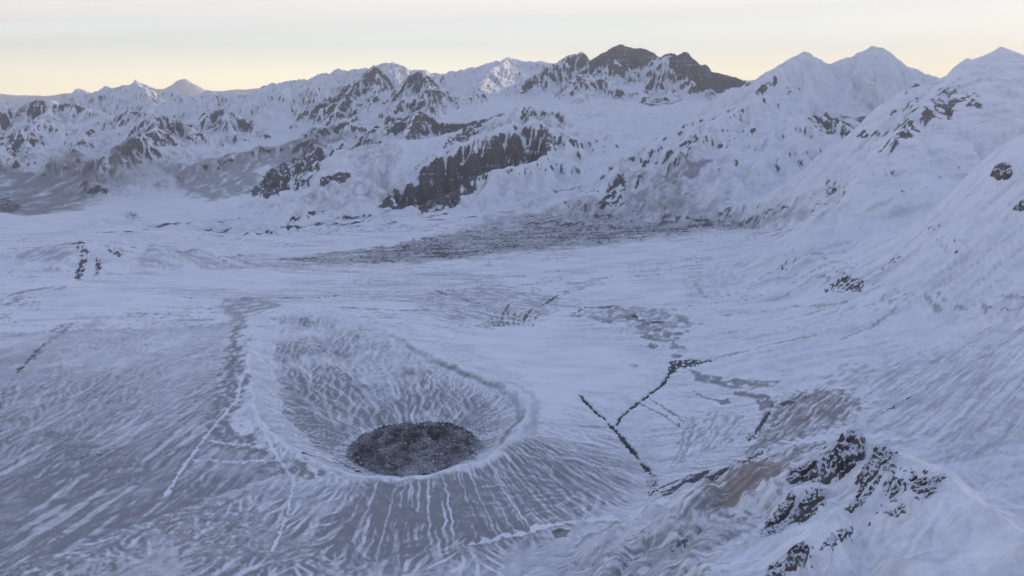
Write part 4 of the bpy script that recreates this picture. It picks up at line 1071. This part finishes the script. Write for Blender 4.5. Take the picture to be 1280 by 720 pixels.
def noise(nt, scale, detail=4, rough_=0.6, vec=None):
    n = N(nt, 'ShaderNodeTexNoise', inp={'Scale': scale, 'Detail': detail, 'Roughness': rough_})
    if vec is not None: nt.links.new(vec, n.inputs['Vector'])
    return n.outputs['Fac']


def smooth(nt, v, lo, hi):
    m = N(nt, 'ShaderNodeMapRange', interpolation_type='SMOOTHSTEP', inp={'From Min': lo, 'From Max': hi})
    nt.links.new(v, m.inputs['Value']); return m.outputs[0]


def linear(nt, v, lo, hi):
    m = N(nt, 'ShaderNodeMapRange', inp={'From Min': lo, 'From Max': hi})
    nt.links.new(v, m.inputs['Value']); return m.outputs[0]


def terrain_mat():
    m, nt, b = new_mat('snow_rock_and_ash')
    co = N(nt, 'ShaderNodeTexCoord').outputs['Object']
    at = N(nt, 'ShaderNodeAttribute', attribute_name='cover')
    sp = N(nt, 'ShaderNodeSeparateColor'); nt.links.new(at.outputs['Color'], sp.inputs[0])
    rk, ah, br = sp.outputs[0], sp.outputs[1], sp.outputs[2]
    mp = N(nt, 'ShaderNodeMapping', inp={'Scale': (1.0, 1.0, 0.3)}); nt.links.new(co, mp.inputs['Vector']); co2 = mp.outputs[0]
    nf = noise(nt, 0.07, 7, 0.8, co2); nm = noise(nt, 0.025, 6, 0.7, co); nl = noise(nt, 0.002, 4, 0.6, co)
    mps = N(nt, 'ShaderNodeMapping', inp={'Scale': (0.0022, 0.0022, 0.038), 'Rotation': (0.04, -0.05, 0)}); nt.links.new(co, mps.inputs['Vector'])
    st = noise(nt, 1.0, 3, 0.65, mps.outputs[0])
    mpv = N(nt, 'ShaderNodeMapping', inp={'Scale': (0.022, 0.022, 0.0025)}); nt.links.new(co, mpv.inputs['Vector'])
    vs = noise(nt, 1.0, 4, 0.65, mpv.outputs[0])
    bent = mth(nt, 'ADD', mth(nt, 'ADD', mth(nt, 'MULTIPLY', mth(nt, 'SUBTRACT', nf, 0.5), 1.3), mth(nt, 'MULTIPLY', mth(nt, 'SUBTRACT', st, 0.5), 1.0)), mth(nt, 'MULTIPLY', mth(nt, 'SUBTRACT', vs, 0.5), 1.1))
    rk2 = smooth(nt, mth(nt, 'ADD', rk, bent), 0.36, 0.70)
    ah2 = mth(nt, 'MULTIPLY', linear(nt, mth(nt, 'ADD', ah, mth(nt, 'MULTIPLY', mth(nt, 'SUBTRACT', mth(nt, 'MULTIPLY', mth(nt, 'ADD', nm, nf), 0.5), 0.5), 1.35)), 0.04, 0.98), 0.92)
    snow = mixc(nt, nl, (0.84, 0.86, 0.89, 1), (0.91, 0.91, 0.93, 1))
    mpc = N(nt, 'ShaderNodeMapping', inp={'Scale': (0.004, 0.014, 0.014), 'Rotation': (0, 0, 0.35)}); nt.links.new(co, mpc.inputs['Vector'])
    crust = noise(nt, 1.0, 9, 0.68, mpc.outputs[0])
    snow = mixc(nt, smooth(nt, crust, 0.42, 0.72), snow, (0.71, 0.73, 0.775, 1))
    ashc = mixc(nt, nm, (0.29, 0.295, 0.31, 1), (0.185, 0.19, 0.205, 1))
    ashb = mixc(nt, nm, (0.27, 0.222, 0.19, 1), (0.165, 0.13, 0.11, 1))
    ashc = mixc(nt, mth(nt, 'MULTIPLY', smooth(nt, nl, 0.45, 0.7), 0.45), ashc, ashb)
    ashc = mixc(nt, br, ashc, ashb)
    rockc = mixc(nt, smooth(nt, mth(nt, 'ADD', mth(nt, 'ADD', mth(nt, 'MULTIPLY', nf, 0.45), mth(nt, 'MULTIPLY', st, 0.2)), mth(nt, 'MULTIPLY', vs, 0.35)), 0.40, 0.62), (0.035, 0.038, 0.046, 1), (0.145, 0.15, 0.162, 1))
    rockb_ = mixc(nt, nm, (0.07, 0.05, 0.045, 1), (0.16, 0.12, 0.10, 1))
    rockc = mixc(nt, br, rockc, rockb_)
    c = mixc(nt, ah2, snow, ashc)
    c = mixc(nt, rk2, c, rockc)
    nt.links.new(c, b.inputs['Base Color'])
    b.inputs['Roughness'].default_value = 0.85
    b.inputs['Specular IOR Level'].default_value = 0.2
    bp = N(nt, 'ShaderNodeBump', inp={'Strength': 0.5, 'Distance': 6.0})
    nt.links.new(mth(nt, 'ADD', mth(nt, 'MULTIPLY', nf, mth(nt, 'ADD', mth(nt, 'MULTIPLY', rk2, 0.8), 0.08)), mth(nt, 'MULTIPLY', nm, 0.5)), bp.inputs['Height'])
    nt.links.new(bp.outputs[0], b.inputs['Normal'])
    return m


MAT_T = terrain_mat()


def rock_mat(name, a, bcol, snowy=0.0, snow_at=0.8):
    m, nt, b = new_mat(name)
    co = N(nt, 'ShaderNodeTexCoord').outputs['Object']
    nf = noise(nt, 0.25, 6, 0.75, co); nm = noise(nt, 0.018, 7, 0.72, co)
    c = mixc(nt, smooth(nt, nm, 0.40, 0.60), a, bcol)
    c = mixc(nt, smooth(nt, nf, 0.3, 0.75), mixc(nt, 0.5, c, (0.02, 0.02, 0.024, 1)), c)
    if snowy:
        g = N(nt, 'ShaderNodeNewGeometry'); s = N(nt, 'ShaderNodeSeparateXYZ'); nt.links.new(g.outputs['Normal'], s.inputs[0])
        nn = mth(nt, 'ADD', mth(nt, 'MULTIPLY', mth(nt, 'SUBTRACT', nf, 0.5), 0.9), mth(nt, 'MULTIPLY', mth(nt, 'SUBTRACT', nm, 0.5), 0.8))
        f = smooth(nt, mth(nt, 'ADD', s.outputs[2], nn), snow_at, snow_at + 0.16)
        c = mixc(nt, mth(nt, 'MULTIPLY', f, snowy), c, (0.74, 0.76, 0.80, 1))
    nt.links.new(c, b.inputs['Base Color']); b.inputs['Roughness'].default_value = 0.9; b.inputs['Specular IOR Level'].default_value = 0.2
    bp = N(nt, 'ShaderNodeBump', inp={'Strength': 0.7, 'Distance': 3.0}); nt.links.new(nf, bp.inputs['Height']); nt.links.new(bp.outputs[0], b.inputs['Normal'])
    return m


MAT_DOME = rock_mat('dark_lava_rock', (0.12, 0.125, 0.135, 1), (0.42, 0.42, 0.43, 1), 0.85, 0.74)
MAT_ROCK = rock_mat('snow_dusted_rock', (0.06, 0.062, 0.068, 1), (0.17, 0.17, 0.175, 1), 0.97, 0.64)

# ------------------------------------------------------------------ terrain objects
INFO = {
    'ground': ('snow_plain', 'wide snow covered valley floor streaked with grey ash between crater and mountains', 'snow plain', 'structure'),
    'crater_cone': ('crater', 'oval volcanic crater with snowy walls and fine radial gullies around the dark dome', 'crater', 'structure'),
    'near_ridge': ('mountain_ridge', 'nearest snow ridge with dark rock along its crest, lower right corner', 'mountain ridge', 'structure'),
    'snow_hill': ('hill', 'smooth low snow hill with a rounded point below the right-hand mountain', 'hill', 'structure'),
    'brown_knoll': ('hill', 'low knoll with brown bare patches on the left of the snow plain', 'hill', 'structure'),
    'right_mountain': ('mountain', 'high white mountain at the right edge with broken rock down its left ridge', 'mountain', 'structure'),
    'twin_summit': ('mountain', 'smooth white mountain with two rounded summits against the yellow sky', 'mountain', 'structure'),
    'shoulder_ridge': ('mountain_ridge', 'long snow shoulder running down from the twin summits to the lava field', 'mountain ridge', 'structure'),
    'black_summit': ('mountain', 'mountain with a jagged black bare rock summit, darkest on the skyline', 'mountain', 'structure'),
    'white_tooth': ('mountain', 'pointed snow tooth with dark ribs just left of the black summit', 'mountain', 'structure'),
    'far_snow_dome': ('mountain', 'broad smooth far snow dome left of the white tooth on the skyline', 'mountain', 'structure'),
    'far_pyramid': ('mountain', 'long far snow range rising to a small pyramid behind the central peaks', 'mountain', 'structure'),
    'central_pyramid': ('mountain', 'sharp snow pyramid with a dark rocky left shoulder in front of the far range', 'mountain', 'structure'),
    'split_peak': ('mountain', 'rugged rocky peak just right of the sharp central pyramid', 'mountain', 'structure'),
    'small_pyramid': ('mountain', 'small dark ribbed pyramid below the sharp central pyramid', 'mountain', 'structure'),
    'middle_ridge': ('mountain_ridge', 'flat topped snow ridge with a dark cliff behind the layered butte', 'mountain ridge', 'structure'),
    'layered_butte': ('mountain', 'snow topped butte with a long layered blue-black cliff above the valley', 'mountain', 'structure'),
    'left_front_mountain': ('mountain', 'broad left mountain with rocky crest and grey scree slopes down to the plain', 'mountain', 'structure'),
    'left_back_mountain': ('mountain', 'small peaked snow mountain with dark broken cliffs right of the scree mountain', 'mountain', 'structure'),
    'grey_ridge': ('mountain_ridge', 'long grey ridge climbing right above a dark triangular cliff', 'mountain ridge', 'structure'),
    'left_sunlit_peak': ('mountain', 'far left snow peaks whose right flanks catch pale pink sunlight', 'mountain', 'structure'),
    'far_volcano': ('mountain', 'faint pale volcano farthest away on the left skyline', 'mountain', 'structure'),
    'lava_field': ('lava_field', 'long dark speckled band of broken lava on the plain at the foot of the mountains', 'lava field', 'structure'),
    'brown_slope': ('hillside', 'brown streaked bare slope just left of the nearest rocky ridge', 'hillside', 'structure'),
    'far_range': ('mountain_range', 'low hazy snow range along the far horizon', 'mountain range', 'structure'),
}


def tag(o, label=None, cat=None, group=None, kind=None):
    for k, v in (('label', label), ('category', cat), ('group', group), ('kind', kind)):
        if v: o[k] = v
    return o


def mesh_from(name, V, F, mat, nrm=None, cover=None, smooth_=True):
    me = bpy.data.meshes.new(name)
    F = np.asarray(F, np.int32); k = F.shape[1]
    me.vertices.add(len(V)); me.vertices.foreach_set('co', np.ascontiguousarray(V, f32).ravel())
    me.loops.add(F.size); me.loops.foreach_set('vertex_index', F.ravel())
    me.polygons.add(len(F)); me.polygons.foreach_set('loop_start', np.arange(0, F.size, k, dtype=np.int32))
    me.polygons.foreach_set('loop_total', np.full(len(F), k, np.int32))
    me.update(calc_edges=True)
    me.shade_smooth() if smooth_ else me.shade_flat()
    if cover is not None:
        a = me.attributes.new('cover', 'FLOAT_COLOR', 'POINT'); a.data.foreach_set('color', np.ascontiguousarray(cover, f32).ravel())
    if nrm is not None:
        try:
            a = me.attributes.new('custom_normal', 'FLOAT_VECTOR', 'POINT'); a.data.foreach_set('vector', np.ascontiguousarray(nrm, f32).ravel())
        except Exception as e:
            print('normals', e)
    me.materials.append(mat)
    o = bpy.data.objects.new(name, me); sc.collection.objects.link(o)
    return o


# owners cleaned up a little: the face takes its lowest corner's owner
ownf = own.copy()
GROUPS += ['lava_field', 'brown_slope']
for g_, poly_ in (('lava_field', [(330, 325), (440, 312), (520, 300), (600, 270), (700, 256), (800, 248), (900, 252), (1010, 256), (1040, 264), (990, 274), (900, 286), (850, 295), (770, 305), (700, 311), (620, 320), (560, 328), (460, 334), (380, 333)]),
                  ('brown_slope', [(950, 535), (968, 505), (1000, 488), (1040, 484), (1075, 500), (1062, 525), (1020, 556), (990, 590), (930, 632), (880, 660), (862, 652), (880, 620), (925, 585)])):
    Q = drape(poly_); ins_ = point_in_poly(X + 25 * n2, Y + 25 * n2, Q)
    ownf[ins_ & (own == 0)] = GROUPS.index(g_)
# a mountain only owns what rises clearly above the base
face = (np.arange(NR - 1)[:, None] * NA + np.arange(NA - 1)[None, :]).ravel().astype(np.int32)
Fq = np.stack([face, face + 1, face + 1 + NA, face + NA], -1)
fo = ownf[face]
cover = np.stack([np.clip(rock, 0, 1), np.clip(ash, 0, 1), np.clip(brown, 0, 1), np.ones_like(rock)], -1).astype(f32)
V = np.stack([X, Y, H], -1)
for gi, g in enumerate(GROUPS):
    sel = Fq[fo == gi]
    if len(sel) == 0:
        print('empty group', g); continue
    used = np.zeros(len(X), bool); used[sel.ravel()] = True
    ids = np.nonzero(used)[0]; remap = np.zeros(len(X), np.int32); remap[ids] = np.arange(len(ids))
    nm, lab, cat, kind = INFO[g]
    o = mesh_from(nm, V[ids], remap[sel], MAT_T, NRM[ids] * np.sign(NRM[:, 2].mean()), cover[ids])
    tag(o, lab, cat, kind=kind)
print("tiles", time.time() - T0)

# ------------------------------------------------------------------ ground height under any point
FG = FLOW.reshape(NR, NA); HG = H.reshape(NR, NA)


def ground_at(x, y, HG=None):
    HG = globals()['HG'] if HG is None else HG
    x = np.asarray(x, float); y = np.asarray(y, float)
    r = np.hypot(x, y); a = np.arctan2(x, y)
    i = np.clip(np.searchsorted(RR, r) - 1, 0, NR - 2); j = np.clip(np.searchsorted(AZ, a) - 1, 0, NA - 2)
    u = (r - RR[i]) / (RR[i + 1] - RR[i]); v = (a - AZ[j]) / (AZ[j + 1] - AZ[j])
    return (HG[i, j] * (1 - u) * (1 - v) + HG[i + 1, j] * u * (1 - v) + HG[i, j + 1] * (1 - u) * v + HG[i + 1, j + 1] * u * v)


def blob_faces(mask):
    n, m = mask.shape
    f = (np.arange(n - 1)[:, None] * m + np.arange(m - 1)[None, :])
    q = np.stack([f, f + 1, f + 1 + m, f + m], -1)
    ok = mask[:-1, :-1] | mask[1:, :-1] | mask[:-1, 1:] | mask[1:, 1:]
    return q[ok]


def grid_obj(name, gx_, gy_, gz_, mask, mat, origin, nosm=True, parent=None):
    Fm = blob_faces(mask)
    ids, inv = np.unique(Fm.ravel(), return_inverse=True)
    Vv = np.stack([gx_.ravel()[ids] - origin[0], gy_.ravel()[ids] - origin[1], gz_.ravel()[ids] - origin[2]], -1)
    o = mesh_from(name, Vv, inv.reshape(-1, 4), mat, smooth_=not nosm)
    o.location = origin
    if parent is not None:
        o.parent = parent; o.location = (0, 0, 0)
    return o


# ------------------------------------------------------------------ lava dome
def boulder_mesh(seed):
    import bmesh
    bm = bmesh.new(); bmesh.ops.create_icosphere(bm, subdivisions=1, radius=1.0)
    rg = np.random.RandomState(seed)
    for _ in range(5):
        n_ = rg.randn(3); n_ /= np.linalg.norm(n_); c_ = rg.uniform(0.45, 0.8)
        for v_ in bm.verts:
            dd = v_.co.dot(Vector(n_))
            if dd > c_: v_.co -= Vector(n_) * (dd - c_)
    for v_ in bm.verts: v_.co += Vector(rg.uniform(-0.08, 0.08, 3))
    me = bpy.data.meshes.new('boulder'); bm.to_mesh(me); bm.free()
    return me


def make_dome():
    cx, cy = DOME_C[0] + 6, DOME_C[1] - 12
    zb = float(ground_at(cx, cy)) - 2
    n = 340
    g = np.linspace(-1.25, 1.25, n) * DOME_R
    lx, ly = np.meshgrid(g, g)
    wx_, wy_ = cx + lx, cy + ly
    th_ = np.arctan2(ly, lx)
    rr_ = np.hypot(lx, ly / 0.93)
    edge = DOME_R * (0.99 + 0.08 * perlin(np.cos(th_) * 1.7 + 5, np.sin(th_) * 1.7, 3) + 0.045 * perlin(np.cos(th_) * 6 + 5, np.sin(th_) * 6, 4) + 0.012 * perlin(np.cos(th_) * 22, np.sin(th_) * 22, 5))
    q = rr_ / edge
    body = 66 * np.clip(1 - q ** 2.2, 0, 1) ** 0.62
    # wrinkles, furrows and broken blocks
    ux = lx + 10 * perlin(wx_ / 60, wy_ / 60, 13); uy = ly + 10 * perlin(wx_ / 60, wy_ / 60, 14)
    crag = ridged(ux / 62, uy / 44, 6, 20, 0.62)
    blocks = fbm(wx_ / 13, wy_ / 13, 4, 33, 0.7)
    fur = 0
    for P_ in ([(-130, -20), (-80, 30), (-30, 40), (10, 90)], [(-90, 20), (-40, -25), (20, -30), (60, -20)], [(20, 20), (60, 0), (90, 10)], [(-150, -60), (-110, -80), (-70, -60)], [(70, -90), (90, -50), (120, -30)]):
        P_ = np.array(P_) * DOME_R / 200
        d_, t_, L_ = seg_dist((lx + 9 * blocks).ravel(), (ly + 9 * blocks).ravel(), P_)
        fur = fur + np.exp(-(d_.reshape(lx.shape) / 10.0) ** 2)
    inner = np.clip((1 - q) * 6, 0, 1)
    z = body + inner * (crag * 24 - 12 + blocks * 10 - 24 * np.clip(fur, 0, 1)) + (1 - inner) * blocks * 3 * (q < 1)
    gz = ground_at(wx_.ravel(), wy_.ravel()).reshape(lx.shape)
    zz = np.where(q < 1.0, zb + np.maximum(z, 0.5), gz - 3)
    zz = np.maximum(zz, gz - 3)
    root = bpy.data.objects.new('lava_dome', None); sc.collection.objects.link(root); root.location = (cx, cy, zb)
    tag(root, 'dark rugged rock dome with cracked top sitting on the snowy floor of the crater', 'lava dome')
    body_o = grid_obj('rock_mound', wx_, wy_, zz, q < 1.03, MAT_DOME, (cx, cy, zb), True, root)
    # collar of dirty snow and fallen rock is left to the ground; boulders lie over the mound
    rg = np.random.RandomState(5)
    protos = [boulder_mesh(k) for k in range(6)]
    for p_ in protos: p_.materials.append(MAT_DOME)

    def zat(x_, y_):
        i_ = np.clip(((y_ - cy) / DOME_R + 1.25) / 2.5 * (n - 1), 0, n - 1).astype(int); j_ = np.clip(((x_ - cx) / DOME_R + 1.25) / 2.5 * (n - 1), 0, n - 1).astype(int)
        return np.maximum(zz[i_, j_], gz[i_, j_])
    for k in range(110):
        a_, r_ = rg.uniform(0, 2 * np.pi), DOME_R * 0.95 * math.sqrt(rg.rand())
        x_, y_ = cx + r_ * math.cos(a_), cy + 0.93 * r_ * math.sin(a_)
        o = bpy.data.objects.new('boulder', protos[k % 6]); sc.collection.objects.link(o); o.parent = root
        s_ = rg.uniform(3.5, 7.5)
        o.location = (x_ - cx, y_ - cy, float(zat(np.array(x_), np.array(y_))) - zb + s_ * 0.1)
        o.scale = (s_ * rg.uniform(0.8, 1.3), s_ * rg.uniform(0.8, 1.2), s_ * rg.uniform(0.6, 0.95)); o.rotation_euler = rg.uniform(0, 6.28, 3)
    # small fallen blocks, joined
    VV, FF = [], []; nv = 0
    pv = [(np.array([v.co for v in p_.vertices]), np.array([list(f.vertices) for f in p_.polygons])) for p_ in protos]
    for k in range(2600):
        a_ = rg.uniform(0, 2 * np.pi); r_ = DOME_R * (0.985 * rg.rand() ** 0.42 if k < 2300 else rg.uniform(0.97, 1.07))
        x_, y_ = cx + r_ * math.cos(a_), cy + 0.93 * r_ * math.sin(a_)
        s_ = rg.uniform(0.8, 2.8) if k < 2300 else rg.uniform(0.6, 1.5)
        v_, f_ = pv[k % 6]
        c_, sn = math.cos(k * 1.7), math.sin(k * 1.7)
        w_ = v_ * s_ * np.array([1.2, 0.9, 0.8]); w_ = np.stack([w_[:, 0] * c_ - w_[:, 1] * sn, w_[:, 0] * sn + w_[:, 1] * c_, w_[:, 2]], -1)
        VV.append(w_ + np.array([x_ - cx, y_ - cy, float(zat(np.array(x_), np.array(y_))) - zb + s_ * 0.15])); FF.append(f_ + nv); nv += len(v_)
    o = mesh_from('rubble', np.concatenate(VV), np.concatenate(FF), MAT_DOME, smooth_=False); o.parent = root; o['kind'] = 'stuff'


make_dome()


# ------------------------------------------------------------------ rock outcrops standing out of the snow
def crag(pix, label, half, hgt, lam, seed, spread=1.0, group=None, thr=0.0, grow=1.22):
    """pix: outline in view directions, draped on the terrain; craggy rock rises inside it"""
    Q = drape(pix)[:, :2]; Q = Q.mean(0) + (Q - Q.mean(0)) * grow
    lo, hi = Q.min(0) - half, Q.max(0) + half
    step = max(1.1, math.hypot(*Q.mean(0)) * 0.0009)
    nx, ny = [int(min(260, max(12, (b_ - a_) / step))) for a_, b_ in zip(lo, hi)]
    gx_, gy_ = np.meshgrid(np.linspace(lo[0], hi[0], nx), np.linspace(lo[1], hi[1], ny))
    fx, fy = gx_.ravel().astype(f32), gy_.ravel().astype(f32)
    d_, t_, _ = seg_dist(fx, fy, Q, True); ins = point_in_poly(fx, fy, Q)
    sd_ = np.where(ins, d_, -d_) / half
    n_ = fbm(fx / lam, fy / lam, 4, seed, 0.65); r_ = ridged(fx / lam * 0.9, fy / lam * 0.9, 4, seed + 9, 0.6)
    m_ = sstep(-0.9, 1.1, sd_ * 1.0 + n_ * 1.9 + thr + 0.16)
    fl_ = ground_at(fx, fy, FG); m_ = m_ * sstep(0.85, 0.05, fl_ + 0.35 * n_)
    h_ = hgt * (m_ * (0.30 + 0.75 * r_) - 0.24) + 0.12 * hgt * fbm(fx / lam * 4, fy / lam * 4, 3, seed + 4, 0.7)
    gz_ = ground_at(fx, fy) + h_
    mask = (h_ > -0.6 - hgt * 0.02).reshape(gx_.shape)
    c = Q.mean(0); zc = float(ground_at(*c))
    o = grid_obj('rock_outcrop', gx_, gy_, np.asarray(gz_).reshape(gx_.shape), mask, MAT_ROCK, (c[0], c[1], zc), nosm=False)
    return tag(o, label, 'rock outcrop', group)


crag([(1040, 578), (1054, 565), (1070, 562), (1074, 575), (1062, 592), (1040, 600), (1018, 608), (1004, 606), (1016, 592)], 'dark jagged crag on the very top of the nearest ridge', 9, 20, 16, 1)
crag([(988, 606), (1016, 594), (1030, 598), (1020, 614), (1000, 620), (985, 616)], 'dark broken rocks on the left shoulder just below the top crag of the nearest ridge', 8, 13, 13, 2)
crag([(1094, 578), (1112, 580), (1114, 594), (1098, 606), (1080, 618), (1074, 612), (1090, 596)], 'narrow dark rock rib right of the top crag on the nearest ridge', 7, 12, 12, 3)
crag([(1086, 616), (1098, 612), (1082, 634), (1068, 648), (1060, 646), (1072, 630)], 'thin line of rocks running down the snow below the narrow rib', 5, 8, 9, 4, thr=-0.2)
crag([(1142, 606), (1160, 612), (1176, 610), (1166, 624), (1150, 630), (1140, 622)], 'scattered dark rocks beneath the right-hand crest of the nearest ridge', 6, 9, 9, 5, thr=-0.15)
crag([(1112, 614), (1128, 612), (1120, 626), (1106, 632)], 'small patch of rocks in the middle of the nearest snow face', 4, 7, 8, 6, thr=-0.15)
crag([(998, 640), (1020, 630), (1026, 642), (1012, 652), (1000, 660), (990, 654)], 'rock knob in the snow low on the left side of the nearest ridge', 6, 12, 11, 7)
crag([(960, 664), (980, 642), (990, 640), (984, 654), (962, 674), (952, 674)], 'slanting dark rock rib at the lower left of the nearest ridge', 5, 8, 10, 8, thr=-0.1)
crag([(1050, 674), (1060, 676), (1048, 690), (1024, 694), (1018, 690), (1036, 684)], 'low string of stones above the lowest crag at the bottom of the picture', 4, 6, 8, 9, thr=-0.1)
crag([(986, 698), (996, 690), (1008, 694), (1010, 704), (996, 716), (984, 712)], 'dark rounded crag at the bottom edge of the picture', 6, 13, 11, 10)
crag([(962, 716), (974, 708), (982, 712), (976, 724), (960, 726)], 'small low rocks left of the rounded bottom crag', 4, 6, 8, 11)
crag([(1104, 650), (1126, 642), (1130, 650), (1112, 656)], 'thin dark rock band in the centre of the nearest snow slope', 3, 6, 8, 12)
crag([(1238, 218), (1244, 209), (1256, 206), (1264, 212), (1262, 220), (1250, 222)], 'dark boxy rock standing alone on the white slope at the right edge', 12, 34, 40, 13, thr=0.2, grow=1.0)
crag([(1268, 260), (1276, 252), (1290, 246), (1290, 256), (1278, 260)], 'dark rock wedge cut by the right edge of the picture', 8, 20, 30, 14)
crag([(1034, 226), (1042, 228), (1048, 236), (1040, 238)], 'small dark rock low on the slope under the right-hand mountain', 8, 16, 26, 15)

# ------------------------------------------------------------------ thin cold air
def haze_box():
    V_ = [(-60000, -3000, -260), (60000, -3000, -260), (60000, 44000, -260), (-60000, 44000, -260), (-60000, -3000, 3300), (60000, -3000, 3300), (60000, 44000, 3300), (-60000, 44000, 3300)]
    F_ = [(0, 3, 2, 1), (4, 5, 6, 7), (0, 1, 5, 4), (1, 2, 6, 5), (2, 3, 7, 6), (3, 0, 4, 7)]
    m = bpy.data.materials.new('cold_air'); m.use_nodes = True; nt = m.node_tree; nt.nodes.clear()
    out = N(nt, 'ShaderNodeOutputMaterial'); v = N(nt, 'ShaderNodeVolumePrincipled', inp={'Density': HAZE_DENSITY, 'Color': (0.985, 0.985, 0.995, 1), 'Anisotropy': 0.72})
    nt.links.new(v.outputs[0], out.inputs['Volume'])
    o = mesh_from('haze', V_, F_, m, smooth_=False)
    tag(o, 'thin pale blue haze lying over the whole valley and its mountains', 'haze', kind='stuff')


haze_box()


def mist():
    import bmesh
    bm = bmesh.new(); bmesh.ops.create_icosphere(bm, subdivisions=3, radius=1.0)
    me = bpy.data.meshes.new('mist'); bm.to_mesh(me); bm.free()
    c = PY(150, 218, 8500)
    o = bpy.data.objects.new('mist', me); sc.collection.objects.link(o); o.location = c; o.scale = (1150, 1100, 330); o.rotation_euler = (0, 0.12, 0.2)
    m = bpy.data.materials.new('mist_patch'); m.use_nodes = True; nt = m.node_tree; nt.nodes.clear()
    out = N(nt, 'ShaderNodeOutputMaterial'); v = N(nt, 'ShaderNodeVolumePrincipled', inp={'Color': (0.95, 0.95, 0.97, 1), 'Anisotropy': 0.4})
    co = N(nt, 'ShaderNodeTexCoord').outputs['Object']
    ln = N(nt, 'ShaderNodeVectorMath', operation='LENGTH'); nt.links.new(co, ln.inputs[0])
    fall = smooth(nt, ln.outputs['Value'], 1.0, 0.1)
    nn = smooth(nt, noise(nt, 2.2, 3, 0.55, co), 0.32, 0.68)
    nt.links.new(mth(nt, 'MULTIPLY', mth(nt, 'MULTIPLY', fall, nn), 0.0010), v.inputs['Density'])
    nt.links.new(v.outputs[0], out.inputs['Volume']); me.materials.append(m)
    tag(o, 'small patch of pale mist hanging below the broad left mountain', 'mist', kind='stuff')


mist()

print("done", time.time() - T0)
